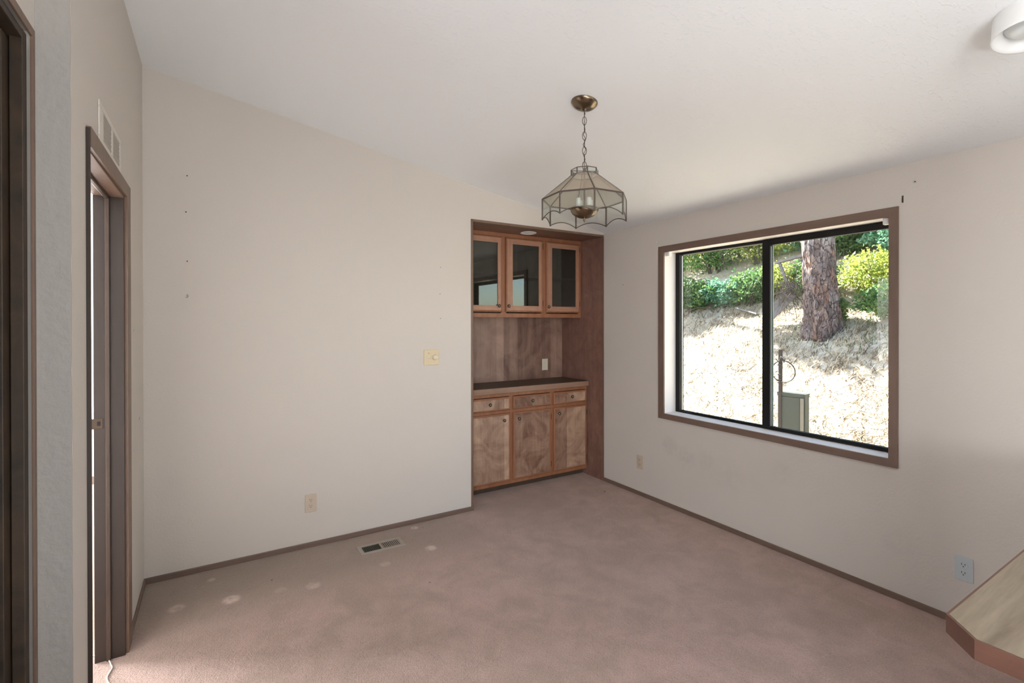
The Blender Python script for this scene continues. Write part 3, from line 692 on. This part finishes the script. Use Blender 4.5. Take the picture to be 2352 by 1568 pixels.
# ------------------------------------------------------------------ ceiling lamp top right
cx_, cy_ = 2.188, 0.452; zt = zc(cx_)
cl = thing('ceiling_light', (cx_, cy_, zt-.075), 'white drum shaped surface light on the ceiling at the top right corner', 'ceiling light')
obj('housing', MB().lathe([(0, -.0), (.086, 0), (.088, .004), (.089, .070), (.0905, .076), (.0895, .080), (.086, .0795), (.080, .072), (.066, .052), (.060, .045)], (cx_, cy_, zt+.004), ax=(-CS*.98, 0, -1), n=64), M_white, cl)
obj('lens', MB().lathe([(.062, .045), (.055, .054), (.045, .062), (.025, .069), (0, .071)], (cx_, cy_, zt+.004), ax=(-CS*.98, 0, -1), n=48), M_lens, cl)

# ------------------------------------------------------------------ peninsula counter bottom right
kc = thing('kitchen_counter', (2.0, 0.0, 0), 'wood grain laminate breakfast counter with reddish edge in the lower right corner', 'counter')
z0_, z1_ = .878, .910
tip, cor, ex_ = (1.154, .347), (1.100, .293), (XB, .349)
poly = [(tip[0], tip[1]), (cor[0], cor[1]), (1.112, -1.6), (XB-.001, -1.6), (XB-.001, .353)]
inn = [(tip[0]+.002, tip[1]-.004), (cor[0]+.004, cor[1]-.002), (1.116, -1.596), (XB-.001, -1.596), (XB-.001, .349)]
obj('worktop', MB().prism([(p[0], p[1], z0_+.002) for p in inn], (0, 0, z1_-z0_-.001)), M_lam, kc)
def edge(pa, pb, qa, qb): return MB().prism([(pa[0], pa[1], z0_-.002), (pb[0], pb[1], z0_-.002), (qb[0], qb[1], z0_-.002), (qa[0], qa[1], z0_-.002)], (0, 0, z1_-z0_+.0025))
obj('edge_strip', edge(poly[0], poly[1], inn[0], inn[1]), M_lam_edge2, kc)
obj('edge_strip', edge(poly[1], poly[2], inn[1], inn[2]), M_lam_edge2, kc)
obj('edge_strip', edge(poly[4], poly[0], inn[4], inn[0]), M_lam_edge, kc)
obj('cabinet_body', MB().box((1.48, -1.5, 0), (XB-.012, -.02, z0_)), M_birch, kc)

# ------------------------------------------------------------------ nails, hooks, marks
def nail(x, z, label, wall='A', size=.0035, grp='bare nails and holes left in the back wall', mt=None):
    if wall == 'A': c_, ax_ = (x, YA, z), (0,-1,0)
    elif wall == 'B': c_, ax_ = (XB, x, z), (-1,0,0)
    o = obj('nail', MB().lathe([(.0012, 0), (.0012, .006), (size, .0065), (size, .008), (0, .0085)], c_, ax=ax_, n=10), mt or M_nail)
    return tag(o, label, 'nail', grp)
g1 = 'bare nails left in the back wall'
nail(-.133, 2.293, 'topmost nail of the left column on the back wall', grp=g1)
nail(-.139, 2.085, 'second nail from the top in the left column on the back wall', grp=g1)
nail(-.134, 1.803, 'third nail from the top in the left column on the back wall', grp=g1)
nail(1.430, 1.859, 'uppermost tiny nail on the back wall just left of the glass cabinet doors', grp=g1, size=.0025)
nail(1.426, 1.662, 'middle tiny nail on the back wall just left of the glass cabinet doors', grp=g1, size=.0025)
nail(1.429, 1.481, 'lowest tiny nail on the back wall above the ivory dimmer plate', grp=g1, size=.0025)
nail(1.038, 2.163, 'small nail on the right wall up and right of the window', 'B', grp='nails on the right wall', size=.003)
nail(3.108, 1.777, 'small nail on the right wall next to the cabinet niche', 'B', grp='nails on the right wall', size=.003)
hk = thing('picture_hook', (-.139, YA, 1.59), 'small metal hook at the bottom of the nail column on back wall', 'hook')
obj('hook_curve', MB().tube([(-.139, YA-.001, 1.606), (-.136, YA-.004, 1.612), (-.131, YA-.006, 1.608), (-.130, YA-.008, 1.600), (-.135, YA-.010, 1.594), (-.141, YA-.009, 1.597)], .0014, 6), M_knob, hk)
obj('pin', MB().lathe([(0, 0), (.003, .001), (.003, .004), (0, .005)], (-.138, YA, 1.609), ax=(0,-1,0), n=10), M_white, hk)
hk = obj('curtain_rod_hook', MB().tube([(XB-.001, 2.722, 2.104), (XB-.006, 2.724, 2.104), (XB-.012, 2.722, 2.094), (XB-.012, 2.719, 2.084), (XB-.006, 2.720, 2.078), (XB-.001, 2.722, 2.082)], .0018, 6), M_white)
tag(hk, 'small white hook on the right wall above the left end of the window', 'hook')
hb = thing('curtain_bracket', (XB, 1.092, 2.068), 'small grey metal bracket strip above the right corner of the window', 'bracket')
obj('strip', MB().bbox((XB-.003, 1.0885, 2.068), (XB, 1.0955, 2.104), .001), M_hinge, hb)
obj('screw', MB().lathe([(0, .0015), (.002, .001), (.0025, 0)], (XB-.003, 1.092, 2.095), ax=(-1,0,0), n=10), M_knob, hb)
for y, z, l_, dz, lab in ((2.993, 1.414, .016, .006, 'short dark scuff high on the left wall between doorway and corner'), (3.189, .949, .045, .010, 'long thin dark scuff on the left wall nearest the room corner'), (2.867, .962, .028, .004, 'faint dark scuff on the left wall right beside the door casing')):
    tag(obj('scuff_mark', MB().prism([(XC+.0002, y-l_/2, z-dz/2), (XC+.0002, y, z-.001), (XC+.0002, y+l_/2, z+dz/2), (XC+.0002, y, z+.0012)], (.0006, 0, 0)), M_slot), lab, 'mark', 'dark scuffs on the left wall')
# white cord on the floor through the doorway
cp = [(-.53, 2.79), (-.464, 2.754), (-.432, 2.735), (-.408, 2.712), (-.388, 2.668), (-.378, 2.635), (-.371, 2.612), (-.375, 2.585), (-.379, 2.555), (-.372, 2.52), (-.355, 2.48), (-.33, 2.42), (-.34, 2.3)]
sm_ = []
for i in range(len(cp)-1):
    p0 = cp[max(i-1, 0)]; p1 = cp[i]; p2 = cp[i+1]; p3 = cp[min(i+2, len(cp)-1)]
    for k in range(6):
        t_ = k/6; q = [0.5*((2*p1[d]) + (-p0[d]+p2[d])*t_ + (2*p0[d]-5*p1[d]+4*p2[d]-p3[d])*t_**2 + (-p0[d]+3*p1[d]-3*p2[d]+p3[d])*t_**3) for d in (0, 1)]
        sm_.append((q[0], q[1], .003))
tag(obj('cable', MB().tube(sm_, .0028, 8), M_cord), 'thin white cord snaking over the carpet at the doorway', 'cable')

# ------------------------------------------------------------------ outside: hillside
def gz(x, y):
    if x > 6.2: b_ = -0.90 + 0.60*(x - 3.2)
    elif x > 4.6: b_ = 0.90 - 0.82*(6.2 - x)
    else: b_ = -0.412 + 0.05*(x - 4.6)
    return b_ + .06*noise.noise(Vector((x*.9, y*.9, 0))) + .02*noise.noise(Vector((x*4, y*4, 2)))
def ground_mat():
    m, nt, b = mat('dry_straw_hillside'); p = pos(nt)
    n1 = nz(nt, p, 2.2, 6, 0.7); n2 = nz(nt, pos(nt, (14, 30, 14)), 3, 5, 0.7, 1.5)
    c = ramp(nt, n1, [(0.35, (0.42, 0.34, 0.24)), (0.5, (0.66, 0.61, 0.50)), (0.7, (0.74, 0.71, 0.62))])
    c = mixc(nt, ramp(nt, n2, [(0.33, (0.8,0.8,0.8)), (0.46, (0,0,0))]), c, (0.20, 0.14, 0.08))
    L(nt, c, b.inputs['Base Color']); b.inputs['Roughness'].default_value = 1.0; b.inputs['Specular IOR Level'].default_value = 0.1
    bump(nt, b, n2, 0.6, 0.03); return m
gx = np.linspace(XO, 17, 110); gy = np.linspace(-5, 16, 130)
vs = [(x, y, gz(x, y)) for x in gx for y in gy]; ny = len(gy)
fs = [(i*ny+j, (i+1)*ny+j, (i+1)*ny+j+1, i*ny+j+1) for i in range(len(gx)-1) for j in range(ny-1)]
o = obj('hillside', MB().add(vs, fs, True), ground_mat()); tag(o, 'sunlit slope of dry straw covered ground outside the window', None, None, 'structure')

def leaf_mat(name, c1, c2, c3):
    m, nt, b = mat(name); p = pos(nt)
    c = ramp(nt, nz(nt, p, 9, 4, 0.8), [(0.3, c1), (0.5, c2), (0.7, c3)])
    L(nt, c, b.inputs['Base Color']); b.inputs['Roughness'].default_value = 0.55
    tr = N(nt, 'ShaderNodeBsdfTranslucent'); L(nt, c, tr.inputs[0]); mx = N(nt, 'ShaderNodeMixShader'); mx.inputs[0].default_value = 0.4
    L(nt, b.outputs[0], mx.inputs[1]); L(nt, tr.outputs[0], mx.inputs[2]); L(nt, mx.outputs[0], nt.nodes['Material Output'].inputs['Surface']); return m
M_leafY = leaf_mat('yellow_green_leaves', (0.100, 0.170, 0.030), (0.300, 0.360, 0.060), (0.450, 0.420, 0.100))
M_leafG = leaf_mat('mid_green_leaves', (0.029, 0.080, 0.024), (0.080, 0.176, 0.048), (0.224, 0.272, 0.080))
M_leafB = leaf_mat('blue_green_leaves', (0.052, 0.146, 0.094), (0.125, 0.291, 0.177), (0.260, 0.395, 0.229))
M_straw = leaf_mat('dry_straw_blades', (0.42, 0.31, 0.17), (0.70, 0.60, 0.42), (0.78, 0.72, 0.58))
M_twig = plain('grey_brown_twigs', (0.105, 0.087, 0.073), 0.9, 0, 0.2)

def leaves_mb(cen, rad, n, size, flat=0.0, hollow=.45):
    """cloud of small folded leaves"""
    u = rng.normal(size=(n, 3)); u /= np.linalg.norm(u, axis=1)[:, None]
    r_ = (hollow + (1-hollow)*rng.random(n)**.6)[:, None]
    lump = np.array([0.8 + 0.45*noise.noise(Vector(tuple(q*2.2)) + Vector((cen[0], cen[1], 0))) for q in u])[:, None]
    P_ = u*r_*lump*np.array(rad) + np.array(cen)
    d = rng.normal(size=(n, 3)); d[:, 2] -= flat; d /= np.linalg.norm(d, axis=1)[:, None]
    e = np.cross(d, rng.normal(size=(n, 3))); e /= np.linalg.norm(e, axis=1)[:, None]; nn = np.cross(d, e)
    s_ = (size*(.6 + .8*rng.random(n)))[:, None]
    m = MB(); V = np.stack([P_, P_ + d*s_*.5 + e*s_*.28 + nn*s_*.06, P_ + d*s_, P_ + d*s_*.5 - e*s_*.28 + nn*s_*.06], 1).reshape(-1, 3)
    m.v = [tuple(q) for q in V]; m.f = [t for k in range(n) for t in ((4*k, 4*k+1, 4*k+2), (4*k, 4*k+2, 4*k+3))]; m.sm = [False]*len(m.f)
    return m
def shrub(x, y, rx, rz_, n, size, mt, label, grp, name='shrub', twigs=9):
    z = gz(x, y); t = thing(name, (x, y, z), label, 'shrub', grp)
    obj('foliage', leaves_mb((x, y, z + rz_*.62), (rx*.8, rx, rz_*.75), n, size), mt, t)
    m = MB()
    for k in range(twigs):
        a = random.random()*6.28; q = random.uniform(.3, .9)
        m.tube([(x + .1*math.cos(a)*rx, y + .1*math.sin(a)*rx, z-.03), (x+.35*q*rx*math.cos(a), y+.35*q*rx*math.sin(a), z+rz_*.5), (x+.7*q*rx*math.cos(a+.3), y+.8*q*rx*math.sin(a+.3), z+rz_*random.uniform(.8, 1.25))], [.012, .008, .003], 5)
    obj('stem', m, M_twig, t)
GL = 'low shrubs across the middle of the slope'
# lower band left of the trunk
LOWS = .925; RIGHTS = .92; UPS = .89
low = [(8.15, 6.35, .50, .42, M_leafG, 'low dark green bush at the left edge of the left window pane'),
       (8.3, 5.75, .42, .34, M_leafB, 'low bluish bush beside the dark one in the left window pane'),
       (8.35, 5.25, .42, .42, M_leafG, 'mid green bush in the centre of the left window pane'),
       (8.5, 4.75, .40, .40, M_leafY, 'yellow green bush in left pane next to the dark mullion'),
       (8.4, 4.15, .36, .42, M_leafG, 'bush behind the leaning grey boards, left of the trunk'),
       (7.7, 3.62, .22, .30, M_leafG, 'small bright green plant at the left foot of the trunk')]
for x, y, rx, rz_, mt, lab in low: shrub(x*LOWS-.08, y*LOWS, rx*1.15, rz_*1.15, 2400, .055, mt, lab, GL)
right = [(8.35, 3.25, .48, .45, M_leafY, 'yellow green bush directly right of the trunk'),
         (8.3, 2.75, .50, .46, M_leafY, 'broad yellow green bush right of the trunk, in the middle of its row'),
         (8.4, 2.25, .50, .46, M_leafY, 'yellow green bush at the right end of the row beside the window trim'),
         (7.8, 2.85, .42, .30, M_leafG, 'low leafy plant in front of the yellow green bushes right of the trunk'),
         (7.85, 2.35, .42, .30, M_leafG, 'low leafy plant at the right window edge above the trunk shadow')]
for x, y, rx, rz_, mt, lab in right: shrub(x*RIGHTS, y*RIGHTS, rx*1.25, rz_*1.2, 3200, .05, mt, lab, GL)
GU = 'tall shrubs at the top of the slope'
up = [(10.2, 8.3, .95, 1.0, M_leafY, 'tall light green bush at the top left of the left window pane'),
      (10.1, 7.2, .85, .95, M_leafG, 'tall mid green bush near the top left of the left window pane'),
      (10.3, 6.2, .85, .95, M_leafY, 'tall light green bush in the top middle of the left pane'),
      (10.5, 5.2, .80, .95, M_leafB, 'tall bluish bush at the top by the dark mullion'),
      (10.2, 4.55, .60, .70, M_leafG, 'green bush at the top between the mullion and the trunk'),
      (11.3, 7.6, 1.0, 1.4, M_leafB, 'tall blue green bush behind the others at far left'),
      (11.5, 5.7, 1.0, 1.4, M_leafB, 'tall blue green bush behind the others near the grey board'),
      (9.95, 3.45, .60, .70, M_leafB, 'blue green bush at the top just right of the trunk'),
      (10.0, 2.75, .62, .75, M_leafB, 'blue green bush at the top right of the right pane'),
      (10.1, 2.15, .60, .85, M_leafG, 'dark green bush in the top right corner of the right pane'),
      (11.2, 3.3, 1.0, 1.4, M_leafB, 'tall blue green thicket behind the trunk at the top right'),
      (11.4, 1.9, 1.0, 1.5, M_leafB, 'tall blue green thicket in the farthest top right corner')]
for x, y, rx, rz_, mt, lab in up: shrub(x*UPS-.15, y*UPS, rx*1.2, rz_*1.1, 4600, .065, mt, lab, GU, twigs=16)
for k in range(26):
    x = random.uniform(11.2, 15.5); y = random.uniform(1.2, 14)
    shrub(x, y, 1.1, 1.6, 900, .13, random.choice((M_leafB, M_leafG)), 'dense thicket bush far up on the hilltop', 'hilltop thicket far behind', twigs=6)
# an unseen neighbour tree whose crown throws the dappled shade at the left of the slope
st = thing('shade_tree', (7.9, 9.7, gz(7.9, 9.7)), 'broadleaf tree further along the slope, beyond the left edge of window', 'tree')
zz = gz(7.9, 9.7)
obj('trunk', MB().tube([(7.9, 9.7, zz-.1), (7.95, 9.6, zz+1.5), (7.9, 9.3, zz+3.2)], [.2, .16, .1], 12).tube([(7.95, 9.6, zz+1.5), (7.4, 8.8, zz+2.4), (7.1, 8.1, zz+3.2)], [.1, .07, .04], 8), M_twig, st)
obj('crown', leaves_mb((7.85, 9.0, 4.35), (.75, .8, .5), 3200, .12, hollow=.1), M_leafG, st)
obj('crown', leaves_mb((7.35, 9.6, 4.6), (.5, .8, .3), 1500, .12, hollow=.1), M_leafG, st)
obj('crown', leaves_mb((6.95, 7.9, 5.0), (.45, .9, .35), 1500, .12, hollow=.1), M_leafG, st)

# straw on the ground
def straw(n, xr, yr, ln, wd, tall):
    x = rng.uniform(*xr, n); y = rng.uniform(*yr, n); z = np.array([gz(a, b_) for a, b_ in zip(x, y)])
    a = rng.uniform(0, 2*np.pi, n); l_ = ln*(.5 + rng.random(n)); t_ = tall*rng.random(n)
    p0 = np.stack([x, y, z+.002], 1); d = np.stack([np.cos(a), np.sin(a), np.zeros(n)], 1)
    p1 = p0 + d*l_[:, None]; p1[:, 2] = p1[:, 2] + .6*d[:, 0]*l_ + t_; mid_ = (p0+p1)/2; mid_[:, 2] += .3*t_ + .012
    s_ = np.stack([-np.sin(a), np.cos(a), np.zeros(n)], 1)*wd
    V = np.stack([p0-s_, p0+s_, mid_+s_, mid_-s_, p1], 1).reshape(-1, 3); m = MB()
    m.v = [tuple(q) for q in V]; m.f = [f for k in range(n) for f in ((5*k, 5*k+1, 5*k+2, 5*k+3), (5*k+3, 5*k+2, 5*k+4))]; m.sm = [False]*len(m.f); return m
tag(obj('dry_grass', straw(26000, (4.6, 9.6), (1.2, 7.6), .16, .003, .05), M_straw), 'matted dry straw lying over the slope', 'grass', None, 'stuff')
gr = straw(500, (6.5, 7.5), (2.4, 3.9), .09, .003, .035)
M_straw2 = leaf_mat('brown_straw_blades', (0.10, 0.065, 0.03), (0.20, 0.14, 0.075), (0.34, 0.27, 0.16))
tag(obj('brown_grass', straw(7500, (4.9, 8.2), (1.2, 7.2), .12, .0045, .03), M_straw2), 'darker brown straw stalks strewn over the pale straw', 'grass', None, 'stuff')
tag(obj('green_grass', gr, M_leafG), 'sparse green grass around the foot of the trunk', 'grass', None, 'stuff')
# scattered brown leaves
m = MB(); n = 900
for k in range(n):
    x = random.uniform(4.9, 7.6); y = random.uniform(1.3, 6.0); z = gz(x, y) + .02; a = random.random()*6.28; s_ = random.uniform(.008, .02)
    m.add([(x+s_*math.cos(a+q), y+.7*s_*math.sin(a+q), z+.6*s_*math.cos(a+q)+random.uniform(0,.01)) for q in (0, 1.3, 2.6, 3.9, 5.2)], [(0,1,2,3,4)])
tag(obj('leaf_litter', m, plain('brown_leaf_litter', (0.22, 0.13, 0.06), 0.9)), 'brown dead leaves scattered over the straw', 'leaves', None, 'stuff')
# fallen sticks in the shaded patch at left
for k, (x, y, a, l_) in enumerate(((7.7, 5.6, .4, .7), (7.55, 5.95, 1.2, .6), (7.8, 5.25, 2.6, .5), (7.45, 5.4, 1.9, .55))):
    z = gz(x, y) + .03; pts = [(x + q*l_*math.cos(a) , y + q*l_*math.sin(a), gz(x + q*l_*math.cos(a), y + q*l_*math.sin(a)) + .03 + .10*abs(math.sin(q*3+k))) for q in (0, .25, .5, .75, 1)]
    o = obj('fallen_branch', MB().tube(pts, [.014, .012, .010, .007, .004], 6).tube([pts[2], tuple(Vector(pts[2]) + Vector((.1, .15, .12)))], [.007, .003], 5), M_twig)
    tag(o, ['longest dead branch lying in front of the bushes in the left pane', 'dead branch lying farthest left in the left pane', 'dead branch lying nearest the mullion in the left pane', 'dead branch lying lowest on slope in the left pane'][k], 'branch', 'dead branches in the left pane')

# ------------------------------------------------------------------ pine trunk
tx_, ty_ = 6.92, 3.37; tz = gz(tx_, ty_)
def bark(u, z, r0):
    p = Vector((math.cos(u)*r0*9, math.sin(u)*r0*9, z*3.2)) + .35*noise.noise_vector(Vector((math.cos(u)*2, math.sin(u)*2, z*2.5)))
    d, _ = noise.voronoi(p); f = min(1, (d[1]-d[0])*2.6)
    return f
nu, nv = 150, 260; vs = []; hgt = 5.0
for j in range(nv+1):
    t_ = j/nv; z = -.15 + hgt*(t_**1.25); r0 = .193 + .035*math.exp(-max(z, 0)*2.0) + .02*math.exp(-max(z+.05, 0)*9) - .008*z
    cxx = tx_ + .050*z*.853*-1 ; cyy = ty_ + .050*z*.522
    for i in range(nu):
        u = 2*math.pi*i/nu; root = 1 + .10*math.exp(-max(z, 0)*8)*math.cos(5*u+1)
        rr = r0*root - .018 + .026*bark(u, z, r0) + .006*noise.noise(Vector((u*8, z*14, 1)))
        vs.append((cxx + rr*math.cos(u), cyy + rr*math.sin(u), tz + z))
fs = [(j*nu+i, j*nu+(i+1) % nu, (j+1)*nu+(i+1) % nu, (j+1)*nu+i) for j in range(nv) for i in range(nu)]
def bark_mat():
    m, nt, b = mat('pine_bark'); p = pos(nt); pl_ = pos(nt, (9, 9, 3.2))
    v = N(nt, 'ShaderNodeTexVoronoi', feature='F1', ins={'Scale': 1.6}); L(nt, pl_, v.inputs['Vector'])
    wn_ = N(nt, 'ShaderNodeTexWhiteNoise'); L(nt, v.outputs['Position'], wn_.inputs['Vector'])
    c = ramp(nt, wn_.outputs['Value'], [(0.0, (0.100, 0.080, 0.077)), (0.4, (0.170, 0.135, 0.130)), (0.7, (0.210, 0.110, 0.075)), (1.0, (0.250, 0.225, 0.220))])
    c = mixc(nt, ramp(nt, nz(nt, pl_, 4, 6, 0.75), [(0.35, (.8,.8,.8)), (0.55, (0,0,0))]), c, (0.075, 0.050, 0.045))
    c = mixc(nt, ramp(nt, nz(nt, p, 14, 5, 0.7), [(0.58, (0,0,0)), (0.66, (.7,.7,.7))]), c, (0.330, 0.300, 0.290))
    ve = N(nt, 'ShaderNodeTexVoronoi', feature='DISTANCE_TO_EDGE', ins={'Scale': 2.3}); wv = N(nt, 'ShaderNodeVectorMath', operation='ADD'); L(nt, pl_, wv.inputs[0])
    nv_ = N(nt, 'ShaderNodeTexNoise', ins={'Scale': 1.5, 'Detail': 4}); L(nt, pl_, nv_.inputs['Vector']); L(nt, nv_.outputs['Color'], wv.inputs[1]); L(nt, wv.outputs[0], ve.inputs['Vector'])
    crack = ramp(nt, ve.outputs['Distance'], [(0.02, (1,1,1)), (0.10, (0,0,0))])
    c = mixc(nt, crack, c, (0.03, 0.018, 0.016))
    L(nt, c, b.inputs['Base Color']); b.inputs['Roughness'].default_value = 0.95
    bump(nt, b, nz(nt, pl_, 6, 6, 0.7), 0.8, 0.02); return m
tr_ = obj('pine_trunk', MB().add(vs, fs, True), bark_mat(), None, (tx_, ty_, tz))
tag(tr_, 'thick pine trunk with flaking reddish grey bark outside the right pane', 'tree')

# ------------------------------------------------------------------ old boards beside the trunk
def board(p0, p1, w_, t_, label, name='weathered_board', side=(0, .35, 1), grp='grey boards leaning beside the trunk'):
    p0, p1 = Vector(p0), Vector(p1); d = (p1-p0).normalized(); s_ = Vector(side); s_ = (s_ - d*s_.dot(d)).normalized(); n_ = d.cross(s_)
    m = MB(); a = [p0 - s_*w_/2, p1 - s_*w_/2 + d*.02, p1 + s_*w_/2 - d*.015, p0 + s_*w_/2]
    m.prism(a, n_*t_); return tag(obj(name, m, M_plank), label, 'board', grp)
board((7.05, 4.20, 1.53), (7.12, 3.86, 2.00), .085, .025, 'upper wide grey board leaning up towards the trunk beside the mullion')
board((6.95, 4.20, 1.40), (7.02, 3.79, 1.83), .065, .025, 'lower narrow grey board lying below the wide one beside the mullion')
board((7.15, 4.10, 2.36), (7.10, 3.93, 1.98), .035, .03, 'thin left stick of the broken frame left of the trunk', side=(0, 1, .3))
board((7.20, 3.80, 2.42), (7.12, 3.62, 1.95), .05, .03, 'right upright slat of the broken frame touching the trunk', side=(0, 1, .3))
board((7.22, 4.14, 2.34), (7.18, 3.66, 2.41), .035, .09, 'pale top rail of the broken wooden frame left of the trunk')
tag(obj('weathered_board', MB().bbox((-.22, -.05, -.012), (.22, .05, .012), .003), M_plank, None, (0,0,0)), 'short pale board lying on the straw in the left window pane', 'board')
sb = [o for o in COL.objects if o.get('label') == 'short pale board lying on the straw in the left window pane'][0]
sb.location = (7.32, 4.70, gz(7.32, 4.70)+.07); sb.rotation_euler = (0.30, -.25, math.radians(80))
ub = tag(obj('weathered_board', MB().bbox((-.50, -.045, -.02), (.50, .045, .02), .003), M_plank, None, (0,0,0)), 'long grey board at the top of the left pane in front of tall bushes', 'board')
ub.location = (9.15, 5.93, 2.98); ub.rotation_euler = (1.45, .0, math.radians(-92))
# tangle of dead twigs heaped in front of the frame
m = MB()
for k in range(150):
    a = Vector((7.0 + random.gauss(0, .06), 3.85 + random.gauss(0, .10), 1.95 + random.gauss(0, .13)))
    d = Vector((random.gauss(0, .3), random.gauss(-.2, .6), random.gauss(-.6, .6))).normalized()*random.uniform(.08, .3)
    m.tube([a, a + d*.5 + Vector((0, random.gauss(0, .02), random.gauss(0, .02))), a + d], [.005, .004, .002], 4)
tag(obj('brush_pile', m, M_twig), 'grey tangle of dead twigs heaped between the boards and the trunk', 'brush pile', None, 'stuff')

# ------------------------------------------------------------------ utility box with pole
UX, UY = 5.2, 2.82; uzb = gz(UX, UY) - .06
ub_ = thing('utility_box', (UX, UY, uzb), 'grey green metal utility box standing outside below the right pane', 'utility box')
def rb(m, cx__, cy__, hx, hy, za, zb_, ang=.12):
    c_, s_ = math.cos(ang), math.sin(ang)
    pts = [(cx__ + c_*u - s_*v, cy__ + s_*u + c_*v, za) for u, v in ((-hx, -hy), (hx, -hy), (hx, hy), (-hx, hy))]
    return m.prism(pts, (0, 0, zb_-za))
obj('body', rb(MB(), UX+.055, UY+.030, .05, .135, uzb, .675), M_util, ub_)
obj('front_panel', rb(MB(), UX+.001, UY+.045, .004, .105, uzb+.04, .655), M_util, ub_)
obj('side_strip', rb(MB(), UX+.001, UY-.088, .006, .016, uzb, .655), M_util2, ub_)
obj('lid', rb(rb(MB(), UX+.052, UY+.030, .056, .142, .686, .700), UX+.052, UY+.030, .054, .139, .662, .686), M_util, ub_)
po = thing('steel_pole', (5.32, 2.97, .2), 'rusty steel pole rising beside the grey green utility box', 'pole')
obj('post', MB().bbox((5.18, 2.935, gz(5.2, 2.95)-.1), (5.205, 2.968, 1.157), .002).bbox((5.18, 2.960, gz(5.2, 2.95)-.1), (5.21, 2.968, 1.157), .002), M_pole, po)
m = MB()
for z in (.99, .885, .83, .80): m.lathe([(0, .012), (.006, .012), (.007, .0), (.007, -.02)], (5.18, 2.952, z), ax=(-1, 0, 0), n=6, smooth=False).bbox((5.172, 2.928, z-.006), (5.182, 2.975, z+.006), .001)
obj('bolts', m, M_pole, po)
rg = [(5.16, 2.904 + .125*math.cos(2*math.pi*k/48), .925 + .114*math.sin(2*math.pi*k/48)) for k in range(48)]
m = MB().tube(rg, .0055, 6, closed=True)
m.tube([(5.155, 3.035, .935), (5.155, 3.03, .99), (5.155, 3.01, 1.05), (5.16, 2.985, 1.055), (5.165, 2.96, 1.03), (5.16, 2.94, 1.045), (5.155, 2.925, 1.085), (5.155, 2.905, 1.06), (5.155, 2.895, 1.02), (5.155, 2.88, 1.07)], .006, 6)
tag(obj('wire_ring', m, M_pole), 'thin wire hoop hanging on the rusty steel pole', 'wire')
